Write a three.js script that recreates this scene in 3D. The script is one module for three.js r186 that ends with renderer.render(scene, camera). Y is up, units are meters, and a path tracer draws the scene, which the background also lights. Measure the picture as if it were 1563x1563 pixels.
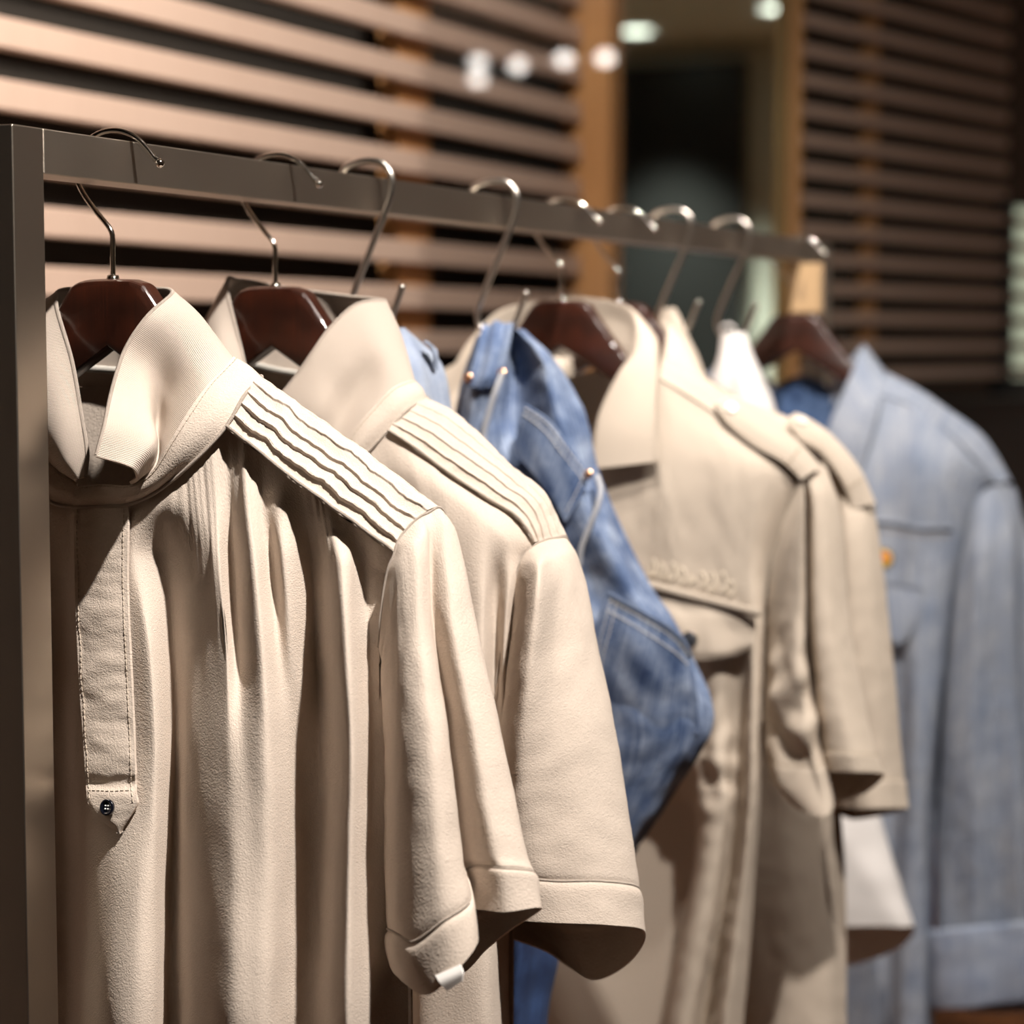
import * as THREE from 'three';
import { ImprovedNoise } from 'three/addons/math/ImprovedNoise.js';
import { RoundedBoxGeometry } from 'three/addons/geometries/RoundedBoxGeometry.js';
import { mergeGeometries, toCreasedNormals } from 'three/addons/utils/BufferGeometryUtils.js';

// ---------------------------------------------------------------- camera, light, exposure
// x runs along the clothes rail (away from the viewer), y up, z out from the slatted wall towards the aisle
const scene = new THREE.Scene();
scene.background = new THREE.Color(0x000000);
const FPX = 3200, MID = 781.5, YAW = 0.44974, PITCH = 0.07959;
const EYE = new THREE.Vector3(-1.0968, 1.3072, 0.8893);
const FWD = new THREE.Vector3(Math.cos(YAW) * Math.cos(PITCH), -Math.sin(PITCH), -Math.sin(YAW) * Math.cos(PITCH));
const RGT = new THREE.Vector3(Math.sin(YAW), 0, Math.cos(YAW));
const UPV = new THREE.Vector3().crossVectors(RGT, FWD);
const camera = new THREE.PerspectiveCamera(2 * Math.atan(MID / FPX) * 180 / Math.PI, 1, 0.05, 60);
camera.position.copy(EYE);
camera.up.set(0, 1, 0);
camera.lookAt(EYE.clone().add(FWD));
camera.focus = 1.44;
const APERTURE = 0.0175;
camera.userData.fStop = camera.getFocalLength() / 1000 / APERTURE;
const renderer = new THREE.WebGLRenderer({ antialias: true });
renderer.toneMapping = THREE.LinearToneMapping;
renderer.toneMappingExposure = 1.0;
renderer.shadowMap.enabled = true;
renderer.shadowMap.type = THREE.PCFSoftShadowMap;

const WARM = new THREE.Color().setRGB(1.0, 0.92, 0.845);
// track spots: [position, target, intensity (cd), half angle, penumbra]
const SPOTS = [
  [[-0.30, 2.92, 1.12], [0.14, 0.95, 0.10], 36, 0.52, 1.0],
  [[0.45, 2.85, 1.05], [1.60, 0.75, 0.12], 11.5, 0.44, 0.9],
  [[0.25, 2.80, 0.30], [1.55, 1.50, -0.75], 27, 0.74, 0.7],
  [[2.70, 2.85, 0.70], [4.40, 1.70, -0.60], 1.0, 0.50, 0.8],  // added fill spot, brightens the slats beyond the mirror
];
function spotLamp(pos, target, intensity, angle, penumbra) {
  const p = new THREE.Vector3(...pos), t = new THREE.Vector3(...target);
  const dir = t.clone().sub(p).normalize();
  const g = new THREE.Group();
  g.name = numbered('track_spotlight');
  g.position.copy(p); scene.add(g);
  const head = new THREE.Group(); head.quaternion.setFromUnitVectors(new THREE.Vector3(0, -1, 0), dir);
  const can = new THREE.Mesh(lathe([[0.0, 0.13], [0.03, 0.13], [0.045, 0.11], [0.05, 0.0], [0.046, -0.004], [0.044, 0.006], [0.0, 0.012]], 28), M.blackPaint);
  can.name = 'housing'; can.quaternion.copy(head.quaternion); g.add(can);
  const lens = new THREE.Mesh(new THREE.CylinderGeometry(0.04, 0.04, 0.004, 28), M.lampGlow);
  lens.name = 'lamp_lens'; lens.quaternion.copy(head.quaternion); lens.position.copy(dir).multiplyScalar(0.004); g.add(lens);
  const arm = new THREE.Mesh(new THREE.CylinderGeometry(0.008, 0.008, CEIL - p.y - 0.06, 12), M.blackPaint);
  arm.name = 'arm'; arm.position.y = (CEIL - p.y) / 2 + 0.03; g.add(arm);
  const L = new THREE.SpotLight(WARM, intensity, 0, angle, penumbra, 2);
  L.position.copy(dir).multiplyScalar(0.03); g.add(L);
  L.target.position.copy(t.clone().sub(p)); g.add(L.target);
  L.castShadow = true; L.shadow.mapSize.set(2048, 2048); L.shadow.bias = -0.0004; L.shadow.radius = 1.6;
  return g;
}

// ---------------------------------------------------------------- helpers
const CEIL = 3.1;
const taken = {};
function numbered(n) { if (!(n in taken)) { taken[n] = 0; return n; } taken[n]++; return n + '_' + String(taken[n]).padStart(3, '0'); }
const V = (x, y, z) => new THREE.Vector3(x, y, z);
function at(px, py, X) {             // a surveyed sight line met with the plane x = X (metres along the rail)
  const d = FWD.clone().addScaledVector(RGT, (px - MID) / FPX).addScaledVector(UPV, -(py - MID) / FPX);
  return EYE.clone().addScaledVector(d, (X - EYE.x) / d.x);
}
let seed = 7;
function rnd() { seed = (seed * 1664525 + 1013904223) >>> 0; return seed / 4294967296; }
const PN = new ImprovedNoise();
const nz = (x, y, z = 0.37) => PN.noise(x, y, z);
const sstep = (a, b, x) => { const t = Math.min(1, Math.max(0, (x - a) / (b - a))); return t * t * (3 - 2 * t); };
const bumpf = (x, c, w) => Math.exp(-(((x - c) / w) ** 2));

function mesh(name, geo, mat, parent, label) {
  const m = new THREE.Mesh(geo, mat); m.name = name; m.castShadow = m.receiveShadow = true;
  if (label) m.userData.label = label;
  (parent || scene).add(m); return m;
}
function thing(name, label, category, group) {
  const g = new THREE.Group(); g.name = numbered(name); g.userData = { label, category };
  if (group) g.userData.group = group;
  scene.add(g); return g;
}
function struct(name, geo, mat) { const m = mesh(name, geo, mat, scene); m.userData.kind = 'structure'; return m; }
function box(w, h, d, x, y, z, r = 0) {
  const g = r ? new RoundedBoxGeometry(w, h, d, 2, r) : new THREE.BoxGeometry(w, h, d);
  g.translate(x, y, z); return g;
}
function lathe(pts, n = 32) { return new THREE.LatheGeometry(pts.map(p => new THREE.Vector2(p[0], p[1])), n); }
function tube(pts, r, n = 60, rad = 8, closed = false) {
  const c = new THREE.CatmullRomCurve3(pts.map(p => p.isVector3 ? p : V(...p)), closed, 'centripetal');
  return new THREE.TubeGeometry(c, n, r, rad, closed);
}
function capTube(pts, r, n = 60, rad = 10) {          // tube with round ends
  const v = pts.map(p => p.isVector3 ? p : V(...p));
  const g = tube(v, r, n, rad);
  const a = new THREE.SphereGeometry(r, rad, 8).translate(v[0].x, v[0].y, v[0].z);
  const e = v[v.length - 1], b = new THREE.SphereGeometry(r, rad, 8).translate(e.x, e.y, e.z);
  return mergeGeometries([g, a, b]);
}
// smooth surface through rows of points: every row has the same number of points
function hermite(knots, vals, closed) {
  const n = knots.length, per = closed ? closed : 0;
  const T = [];
  for (let i = 0; i < n; i++) {
    let a = i - 1, b = i + 1, ka, kb;
    if (closed) { ka = a < 0 ? knots[n - 1] - per : knots[a]; kb = b >= n ? knots[0] + per : knots[b]; a = (a + n) % n; b = b % n; }
    else { a = Math.max(0, a); b = Math.min(n - 1, b); ka = knots[a]; kb = knots[b]; }
    T.push(vals[b].clone().sub(vals[a]).divideScalar(Math.max(1e-6, kb - ka)));
  }
  return x => {
    let i = 0; while (i < n - 1 && x > knots[i + 1]) i++;
    let j = i + 1, k1;
    if (i >= n - 1) { if (closed) { j = 0; k1 = per; } else { i = n - 2; j = n - 1; k1 = knots[j]; } } else k1 = knots[j];
    const h = k1 - knots[i], t = Math.min(1, Math.max(0, (x - knots[i]) / h)), t2 = t * t, t3 = t2 * t;
    return V(0, 0, 0).addScaledVector(vals[i], 2 * t3 - 3 * t2 + 1).addScaledVector(T[i], h * (t3 - 2 * t2 + t))
      .addScaledVector(vals[j], -2 * t3 + 3 * t2).addScaledVector(T[j], h * (t3 - t2));
  };
}
function loft(rows, { nu = 80, nv = 80, closed = false, disp = null, thick = 0.0014, out = null, uvScale = 1 } = {}) {
  const R = rows.length, Cn = rows[0].length;
  const ku = [0], kv = [0];
  for (let j = 1; j <= Cn; j++) {
    if (j === Cn && !closed) break;
    let s = 0; for (const r of rows) s += r[j % Cn].distanceTo(r[j - 1]);
    ku.push(ku[j - 1] + Math.max(1e-4, s / R));
  }
  for (let i = 1; i < R; i++) { let s = 0; for (let j = 0; j < Cn; j++) s += rows[i][j].distanceTo(rows[i - 1][j]); kv.push(kv[i - 1] + Math.max(1e-4, s / Cn)); }
  const LU = ku[ku.length - 1], LV = kv[R - 1];
  const kk = closed ? ku.slice(0, Cn) : ku;
  const rowF = rows.map(r => hermite(kk, r, closed ? LU : 0));
  const NU = nu + 1, NV = nv + 1, P = new Array(NU * NV), N = new Array(NU * NV);
  for (let i = 0; i < NU; i++) {
    const x = LU * i / nu, col = rowF.map(f => f(closed && i === nu ? 0 : x));
    const cf = hermite(kv, col, 0);
    for (let j = 0; j < NV; j++) P[j * NU + i] = cf(LV * j / nv);
  }
  const normals = () => {
    for (let j = 0; j < NV; j++) for (let i = 0; i < NU; i++) {
      let ia = i - 1, ib = i + 1; if (closed) { ia = (ia + nu) % nu; ib = ib % nu; } else { ia = Math.max(0, ia); ib = Math.min(nu, ib); }
      const ja = Math.max(0, j - 1), jb = Math.min(nv, j + 1);
      const du = P[j * NU + ib].clone().sub(P[j * NU + ia]), dv = P[jb * NU + i].clone().sub(P[ja * NU + i]);
      const n = du.cross(dv); if (n.lengthSq() < 1e-18) n.set(0, 1e-3, 0);
      N[j * NU + i] = n.normalize();
    }
  };
  normals();
  let sign = 0;
  if (out) { for (const n of N) sign += n.dot(out); }
  else for (let j = 0; j < NV; j++) {
    const c = V(0, 0, 0); for (let i = 0; i < nu; i++) c.add(P[j * NU + i]); c.divideScalar(nu);
    for (let i = 0; i < nu; i++) sign += N[j * NU + i].dot(P[j * NU + i].clone().sub(c));
  }
  sign = sign < 0 ? -1 : 1;
  if (disp) {
    const D = [];
    for (let j = 0; j < NV; j++) for (let i = 0; i < NU; i++) D.push(disp(LU * i / nu, LV * j / nv, i / nu, j / nv));
    for (let k = 0; k < P.length; k++) P[k].addScaledVector(N[k], sign * D[k]);
    normals();
  }
  for (const n of N) n.multiplyScalar(sign);
  const pos = [], nor = [], uv = [], idx = [];
  const add = (p, n, u, v) => { pos.push(p.x, p.y, p.z); nor.push(n.x, n.y, n.z); uv.push(u * uvScale, v * uvScale); return pos.length / 3 - 1; };
  const side = (off, s) => {
    const b = pos.length / 3;
    for (let j = 0; j < NV; j++) for (let i = 0; i < NU; i++) { const k = j * NU + i, n = N[k]; add(P[k].clone().addScaledVector(n, -off), n.clone().multiplyScalar(s), LU * i / nu, LV * j / nv); }
    for (let j = 0; j < nv; j++) for (let i = 0; i < nu; i++) {
      const a = b + j * NU + i, c = a + 1, d = a + NU, e = d + 1;
      if (s * sign > 0) idx.push(a, c, d, c, e, d); else idx.push(a, d, c, c, d, e);
    }
  };
  side(0, 1);
  if (thick > 0) {
    side(thick, -1);
    const rim = (list) => {
      for (let q = 0; q < list.length - 1; q++) {
        const [k0, u0, v0] = list[q], [k1, u1, v1] = list[q + 1];
        const a = P[k0], b = P[k1], a2 = a.clone().addScaledVector(N[k0], -thick), b2 = b.clone().addScaledVector(N[k1], -thick);
        const n = b.clone().sub(a).cross(a2.clone().sub(a)); if (n.lengthSq() < 1e-20) continue; n.normalize();
        const i0 = add(a, n, u0, v0), i1 = add(b, n, u1, v1), i2 = add(a2, n, u0, v0), i3 = add(b2, n, u1, v1);
        idx.push(i0, i1, i2, i1, i3, i2);
      }
    };
    const e = [[], [], [], []];
    for (let i = 0; i <= nu; i++) { e[0].push([i, LU * i / nu, 0]); e[1].push([nv * NU + (nu - i), LU * (nu - i) / nu, LV]); }
    for (let j = 0; j <= nv; j++) { e[2].push([(nv - j) * NU, 0, LV * (nv - j) / nv]); e[3].push([j * NU + nu, LU, LV * j / nv]); }
    rim(e[0]); rim(e[1]); if (!closed) { rim(e[2]); rim(e[3]); }
  }
  const g = new THREE.BufferGeometry();
  g.setAttribute('position', new THREE.Float32BufferAttribute(pos, 3));
  g.setAttribute('normal', new THREE.Float32BufferAttribute(nor, 3));
  g.setAttribute('uv', new THREE.Float32BufferAttribute(uv, 2));
  g.setIndex(idx);
  g.at = (s, t) => {
    const x = Math.min(nu, Math.max(0, s * nu)), y = Math.min(nv, Math.max(0, t * nv)), i = Math.min(nu - 1, Math.floor(x)), j = Math.min(nv - 1, Math.floor(y)), fx = x - i, fy = y - j;
    const L = A => A[j * NU + i].clone().multiplyScalar((1 - fx) * (1 - fy)).addScaledVector(A[j * NU + i + 1], fx * (1 - fy)).addScaledVector(A[(j + 1) * NU + i], (1 - fx) * fy).addScaledVector(A[(j + 1) * NU + i + 1], fx * fy);
    return { p: L(P), n: L(N).normalize() };
  };
  g.LU = LU; g.LV = LV;
  // parameter of the place on the surface that is closest to a point
  g.near = (q) => { let best = 1e9, bi = 0; for (let k = 0; k < P.length; k++) { const d = P[k].distanceToSquared(q); if (d < best) { best = d; bi = k; } } return [(bi % NU) / nu, Math.floor(bi / NU) / nv]; };
  return g;
}
const rowsAt = (X, rows, tilt = 0) => rows.map(r => r.map(([px, py, dx]) => at(px, py, X + dx - tilt * Math.min(0.38, Math.max(0, (py - 770) / 2100)))));
const mirrorZ = (rows, zc) => rows.map(r => r.map(p => V(p.x, p.y, 2 * zc - p.z)));
function along(geo, st, lift = 0.0004, n = 40) {        // points on a surface along a polyline of (s, t)
  const pts = [];
  for (let q = 0; q < st.length - 1; q++) for (let k = 0; k < n; k++) {
    const f = k / n, a = geo.at(st[q][0] + (st[q + 1][0] - st[q][0]) * f, st[q][1] + (st[q + 1][1] - st[q][1]) * f);
    pts.push(a.p.addScaledVector(a.n, lift));
  }
  const a = geo.at(...st[st.length - 1]); pts.push(a.p.addScaledVector(a.n, lift)); return pts;
}
function seamOn(geo, st, r, mat, parent, name = 'seam', lift = 0.0002) {
  const pts = along(geo, st, lift, Math.max(4, Math.ceil(60 / (st.length - 1))));
  return mesh(name, new THREE.TubeGeometry(new THREE.CatmullRomCurve3(pts), pts.length * 2, r, 6), mat, parent);
}
function stitches(geo, st, mat, parent, len = 0.0026, gap = 0.0014, r = 0.00035, lift = 0.0004) {
  const c = new THREE.CatmullRomCurve3(along(geo, st, lift, Math.max(6, Math.ceil(80 / (st.length - 1)))));
  const L = c.getLength(), parts = [], n = Math.floor(L / (len + gap));
  c.arcLengthDivisions = 400;
  for (let k = 0; k < n; k++) {
    const a = c.getPointAt(Math.min(1, k * (len + gap) / L)), b = c.getPointAt(Math.min(1, (k * (len + gap) + len) / L)), d = b.clone().sub(a), l = d.length();
    if (l < 1e-5) continue;
    const g = new THREE.CylinderGeometry(r, r, l, 5, 1); g.applyQuaternion(new THREE.Quaternion().setFromUnitVectors(V(0, 1, 0), d.divideScalar(l))); const m = a.add(b).multiplyScalar(0.5); g.translate(m.x, m.y, m.z); parts.push(g);
  }
  const m = mesh('stitching', mergeGeometries(parts), mat, parent); m.userData.kind = 'stuff'; return m;
}
function onSurface(m, geo, s, t, lift = 0, spin = 0) {   // seat a small part (built around +y) on a surface
  const a = geo.at(s, t); m.position.copy(a.p.addScaledVector(a.n, lift)); m.quaternion.setFromUnitVectors(V(0, 1, 0), a.n);
  if (spin) m.quaternion.multiply(new THREE.Quaternion().setFromAxisAngle(V(0, 1, 0), spin)); return m;
}

// ---------------------------------------------------------------- materials
function tex(w, h, fn, srgb = false) {
  const d = new Uint8Array(w * h * 4);
  for (let y = 0; y < h; y++) for (let x = 0; x < w; x++) { const c = fn(x / w, y / h, x, y), k = (y * w + x) * 4; d[k] = c[0]; d[k + 1] = c[1]; d[k + 2] = c[2]; d[k + 3] = 255; }
  const t = new THREE.DataTexture(d, w, h); t.wrapS = t.wrapT = THREE.RepeatWrapping; t.magFilter = THREE.LinearFilter; t.minFilter = THREE.LinearMipmapLinearFilter; t.generateMipmaps = true;
  if (srgb) t.colorSpace = THREE.SRGBColorSpace; t.needsUpdate = true; return t;
}
const grey = v => { const k = Math.max(0, Math.min(255, v * 255)); return [k, k, k]; };
function noiseField(n, passes) {        // tileable random field, blurred, 0..1
  let a = new Float32Array(n * n); for (let i = 0; i < n * n; i++) a[i] = rnd();
  for (const [rx, ry] of passes) {
    for (const [r, sx, sy] of [[rx, 1, 0], [ry, 0, 1]]) {
      if (!r) continue; const b = new Float32Array(n * n);
      for (let y = 0; y < n; y++) for (let x = 0; x < n; x++) { let s = 0; for (let k = -r; k <= r; k++) s += a[((y + k * sy + n) % n) * n + ((x + k * sx + n) % n)]; b[y * n + x] = s / (2 * r + 1); }
      a = b;
    }
  }
  let lo = 1e9, hi = -1e9; for (const v of a) { lo = Math.min(lo, v); hi = Math.max(hi, v); }
  for (let i = 0; i < a.length; i++) a[i] = (a[i] - lo) / (hi - lo);
  return (u, v) => a[(Math.floor(v * n) % n) * n + Math.floor(u * n) % n];
}
const rep = (t, s, s2 = s) => { t.repeat.set(1 / s, 1 / s2); return t; };
const fine = noiseField(512, [[1, 1]]), mid = noiseField(512, [[3, 3], [2, 2]]), coarse = noiseField(512, [[12, 12], [10, 10], [8, 8]]), vstreak = noiseField(512, [[1, 24], [0, 12]]), hstreak = noiseField(512, [[40, 0], [20, 0]]);
const jerseyBump = rep(tex(512, 512, (u, v) => grey(0.7 * fine(u, v) + 0.15 * mid(u, v) + 0.15 * vstreak(u, v))), 0.13);
const jerseyCol = rep(tex(512, 512, (u, v) => { const k = 236 + 19 * (0.5 * fine(u, v) + 0.5 * mid(u, v)); return [k, k, k - 1]; }, true), 0.14);
const ribBump = rep(tex(512, 512, (u, v) => { const a = Math.abs(Math.sin(u * Math.PI * 44)); const b = 0.5 + 0.5 * Math.sin(v * Math.PI * 2 * 50 + (Math.floor(u * 44) % 2) * Math.PI); return grey(0.75 * a * (0.7 + 0.3 * b) + 0.25 * fine(u, v)); }), 0.05);
const twillBump = rep(tex(512, 512, (u, v) => grey(0.55 * (0.5 + 0.5 * Math.sin((u * 48 + v * 48) * Math.PI * 2)) + 0.25 * fine(u, v) + 0.2 * mid(u, v))), 0.05);
const fab = (rgb, o = {}) => new THREE.MeshPhysicalMaterial({ color: new THREE.Color().setRGB(...rgb), roughness: 0.95, side: THREE.DoubleSide, sheen: 0.6, sheenRoughness: 0.8, sheenColor: new THREE.Color().setRGB(...rgb), ...o });
const denim = (lo, hi, tile, blot = 1.3) => rep(tex(512, 512, (u, v) => {
  const w = Math.max(0, Math.min(1, 0.5 + blot * (coarse(u, v) - 0.5) + 0.75 * (vstreak(u, v) - 0.5) + 0.35 * (fine(u, v) - 0.5) + 0.3 * (mid(u, v) - 0.5)));
  return lo.map((a, i) => a + (hi[i] - a) * w);
}, true), tile);
const stdm = (rgb, r, m = 0, o = {}) => new THREE.MeshStandardMaterial({ color: new THREE.Color().setRGB(...rgb), roughness: r, metalness: m, ...o });
const woodMap = (a, b, n) => tex(512, 512, (u, v) => { const w = 0.5 + 0.9 * (hstreak(v * 1.0, u) - 0.5) + 0.25 * Math.sin((v * n + 0.6 * coarse(u, v)) * 6.283); const k = Math.max(0, Math.min(1, w)); return a.map((x, i) => x + (b[i] - x) * k); }, true);
const M = {
  blackPaint: stdm([0.02, 0.02, 0.02], 0.5),
  lampGlow: new THREE.MeshStandardMaterial({ color: 0x111111, emissive: WARM, emissiveIntensity: 9 }),
  steel: stdm([0.50, 0.44, 0.37], 0.36, 1, { bumpMap: rep(tex(512, 512, (u, v) => grey(hstreak(u, v))), 0.08), bumpScale: 0.00006 }),
  chrome: stdm([0.82, 0.78, 0.72], 0.12, 1),
  satin: stdm([0.62, 0.58, 0.53], 0.28, 1),
  hangerWood: new THREE.MeshPhysicalMaterial({ color: 0xffffff, map: rep(woodMap([34, 14, 7], [60, 25, 12], 5), 0.2), roughness: 0.38, clearcoat: 0.7, clearcoatRoughness: 0.18 }),
  jersey: fab([0.60, 0.512, 0.438], { map: jerseyCol, bumpMap: jerseyBump, bumpScale: 0.0006 }),
  jersey2: fab([0.585, 0.50, 0.427], { map: jerseyCol, bumpMap: jerseyBump, bumpScale: 0.00055 }),
  rib: fab([0.55, 0.468, 0.398], { bumpMap: ribBump, bumpScale: 0.0006 }),
  thread: fab([0.50, 0.43, 0.35]),
  tape: fab([0.42, 0.40, 0.36]),
  navyButton: new THREE.MeshPhysicalMaterial({ color: 0x10121c, roughness: 0.15, clearcoat: 1 }),
  whiteTag: fab([0.85, 0.83, 0.8], { roughness: 0.6 }),
};
// ---------------------------------------------------------------- the room
Object.assign(M, {
  floorWood: stdm([1, 1, 1], 0.5, 0, { map: rep(woodMap([92, 54, 26], [120, 74, 38], 3), 1.2, 0.6) }),
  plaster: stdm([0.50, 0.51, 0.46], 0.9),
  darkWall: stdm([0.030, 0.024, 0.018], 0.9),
  slatWood: stdm([1, 1, 1], 0.55, 0, { map: rep(woodMap([188, 160, 142], [210, 184, 166], 4), 0.9, 0.12) }),
  postWood: stdm([1, 1, 1], 0.6, 0, { map: rep(woodMap([176, 124, 74], [196, 146, 92], 4), 0.5, 0.5) }),
  mirror: stdm([0.46, 0.58, 0.50], 0.03, 1),
  glass: new THREE.MeshPhysicalMaterial({ color: 0xffffff, roughness: 0.02, transmission: 1, thickness: 0, ior: 1.52 }),
  glowSheet: new THREE.MeshStandardMaterial({ color: 0x222222, emissive: new THREE.Color().setRGB(0.80, 0.86, 0.62), emissiveIntensity: 0.5 }),
  blackGloss: stdm([0.012, 0.012, 0.013], 0.45),
});
const X0R = -3.4, X1R = 10.8, Z0R = -1.05, Z1R = 5.2;
const RW = X1R - X0R, RD = Z1R - Z0R, RX = (X0R + X1R) / 2, RZ = (Z0R + Z1R) / 2;
{
  const fl = struct('floor', box(RW + 0.2, 0.1, RD + 0.2, RX, -0.05, RZ), stdm([0.13, 0.085, 0.05], 0.6));
  const planks = 30, pw = RD / planks;
  for (let k = 0; k < planks; k++) mesh('plank', box(RW, 0.012, pw - 0.003, RX, 0.006, Z0R + (k + 0.5) * pw), M.floorWood, fl);
  struct('ceiling', box(RW + 0.2, 0.1, RD + 0.2, RX, CEIL + 0.05, RZ), M.plaster);
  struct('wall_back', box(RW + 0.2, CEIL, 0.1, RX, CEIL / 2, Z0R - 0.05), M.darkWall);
  struct('wall_front', box(RW + 0.2, CEIL, 0.1, RX, CEIL / 2, Z1R + 0.05), M.plaster);
  struct('wall_left', box(0.1, CEIL, RD, X0R - 0.05, CEIL / 2, RZ), M.plaster);
  struct('wall_right', box(0.1, CEIL, RD, X1R + 0.05, CEIL / 2, RZ), M.plaster);
  // the dark doorway in the far wall that the mirror shows
  const d = struct('door_1', box(0.06, 2.98, 2.4, X1R - 0.031, 1.49, 3.0), M.blackGloss);
}
// slatted timber screen on the back wall
const SLAT_PITCH = 0.0725, SLAT_H = 0.036, SLAT_T = 0.022;
function slatScreen(name, label, origin, turn, len, y0, y1, phase, studs, slatH = SLAT_H) {
  const g = thing(name, label, 'slat screen'); g.position.set(...origin); g.rotation.y = turn;
  const geo = new RoundedBoxGeometry(len, slatH, SLAT_T, 2, 0.002);
  for (let y = y0 + phase; y < y1; y += SLAT_PITCH) { const s = mesh('slat', geo, M.slatWood, g); s.position.set(len / 2, y, 0); }
  for (const [x, w] of studs) mesh('stud', box(w, y1 - y0, 0.035, x, (y0 + y1) / 2, -SLAT_T / 2 - 0.02), M.postWood, g);
  return g;
}
slatScreen('slat_screen', 'pale timber screen of horizontal slats behind the polo shirts', [-0.6, 0, -0.75], 0, 3.18, 0.15, 2.95, 0.002, [[0.2, 0.06], [1.3, 0.06], [2.56, 0.11]]);
function post(label, x, z, w, d, y1 = 3.0) {
  const m = mesh(numbered('timber_post'), box(w, y1, d, 0, y1 / 2, 0, 0.003), M.postWood); m.position.set(x, 0.012, z); m.userData = { label, category: 'post' }; return m;
}
post('broad honey timber post between the pale slats and the mirror', 2.62, -0.735, 0.06, 0.10);
post('narrow timber post between the mirror and the dark slats', 3.862, -0.737, 0.02, 0.03);
{
  const g = thing('wall_mirror', 'dark tinted tall mirror between two timber posts', 'mirror');
  mesh('mirror_glass', box(1.18, 2.8, 0.006, 3.252, 1.45, -0.757), M.mirror, g);
  mesh('backing_board', box(1.18, 2.8, 0.02, 3.252, 1.45, -0.772), M.blackPaint, g);
}
slatScreen('slat_screen', 'dim timber screen of horizontal slats beyond the mirror', [3.885, 0, -0.74], -0.23, 1.14, 1.2, 2.95, 0.03, [[0.4, 0.05]], 0.029);
{
  const g = thing('wall_cabinet', 'black low cabinet below the dim slats', 'cabinet'); g.position.set(3.885, 0.012, -0.74); g.rotation.y = -0.23;
  mesh('cabinet_body', box(1.5, 1.12, 0.30, 0.75, 0.56, 0.0, 0.004), M.blackGloss, g);
  mesh('cabinet_top', box(1.54, 0.03, 0.34, 0.75, 1.135, 0.0, 0.004), M.blackGloss, g);
  const d = thing('added_glow_panel', 'greenish white glowing panel added for the light showing behind short slats beside the dim screen', 'display'); d.position.set(3.885, 0, -0.74); d.rotation.y = -0.23;
  mesh('glow_sheet', box(0.28, 0.5, 0.02, 1.34, 1.46, -0.03), M.glowSheet, d);  // added glowing sheet imitates light showing between the slats
  for (let k = 0; k < 7; k++) mesh('slat', box(0.3, 0.026, 0.02, 1.34, 1.23 + k * 0.0725, 0.0), M.slatWood, d);
  mesh('frame_post', box(0.03, 0.58, 0.05, 1.17, 1.44, -0.01), M.blackPaint, d);
  mesh('panel_foot', box(0.30, 0.05, 0.08, 1.34, 1.18, -0.02), M.blackPaint, d);
}
{
  const g = thing('glass_partition', 'clear glass partition standing before the pale slats', 'partition');
  mesh('pane', box(0.80, 2.0, 0.008, 2.20, 1.40, -0.66), M.glass, g);
  mesh('channel', box(0.82, 0.04, 0.03, 2.20, 0.39, -0.66), M.steel, g);
  mesh('foot', box(0.04, 0.37, 0.03, 1.85, 0.19, -0.66), M.steel, g); mesh('foot', box(0.04, 0.37, 0.03, 2.55, 0.19, -0.66), M.steel, g);
}

// ---------------------------------------------------------------- clothes rail
{
  const g = thing('clothes_rail', 'square brushed steel tube clothes rail holding the shirts', 'clothes rack');
  const b = 0.0012;
  mesh('top_rail', box(1.72, 0.03, 0.03, 0.032 + 0.86, 1.435, -0.015, b), M.steel, g);
  mesh('upright', box(0.032, 1.438, 0.03, 0.016, 0.731, -0.015, b), M.steel, g);
  mesh('upright', box(0.032, 1.438, 0.03, 1.768, 0.731, -0.015, b), M.steel, g);
  mesh('lower_rail', box(1.72, 0.03, 0.03, 0.892, 0.115, -0.015, b), M.steel, g);
  for (const x of [0.016, 1.768]) { mesh('foot', box(0.032, 0.03, 0.5, x, 0.027, -0.015, b), M.steel, g); }
}

// ---------------------------------------------------------------- hangers and S hooks
function hangerBody(w = 0.2) {
  const s = new THREE.Shape(), top = [[0, 0], [0.020, -0.0008], [0.031, -0.0045], [0.0375, -0.012], [0.062, -0.044], [0.085, -0.068], [w * 0.7, -0.107], [w, -0.146], [w + 0.004, -0.154], [w, -0.163], [w - 0.012, -0.165], [w * 0.7, -0.134], [0.07, -0.092], [0.0, -0.049]];
  const pts = top.map(p => new THREE.Vector2(p[0], p[1]));
  const left = top.slice(1, -1).reverse().map(p => new THREE.Vector2(-p[0], p[1]));
  s.moveTo(0, 0); s.splineThru(pts.slice(1, 13)); s.lineTo(0, -0.049);
  s.lineTo(left[0].x, left[0].y); s.splineThru(left.slice(1)); s.lineTo(0, 0);
  const g = new THREE.ExtrudeGeometry(s, { depth: 0.006, bevelEnabled: true, bevelThickness: 0.006, bevelSize: 0.0045, bevelOffset: -0.0045, bevelSegments: 5, curveSegments: 6, steps: 1 });
  g.translate(0, 0, -0.003); g.rotateY(Math.PI / 2);      // width along z, thickness along x
  return toCreasedNormals(g, 0.6);
}
const hangerGeo = hangerBody();
const hookGeo = capTube([[0, -0.006, 0], [0, 0.014, 0], [0, 0.03, 0], [0, 0.0345, -0.0015], [0, 0.048, -0.014], [0, 0.062, -0.0255], [0, 0.075, -0.0315], [0, 0.088, -0.030], [0, 0.098, -0.020], [0, 0.1035, -0.006], [0, 0.1035, 0.008], [0, 0.0985, 0.021], [0, 0.090, 0.031], [0, 0.0815, 0.0385]], 0.0019, 120, 12);
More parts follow.
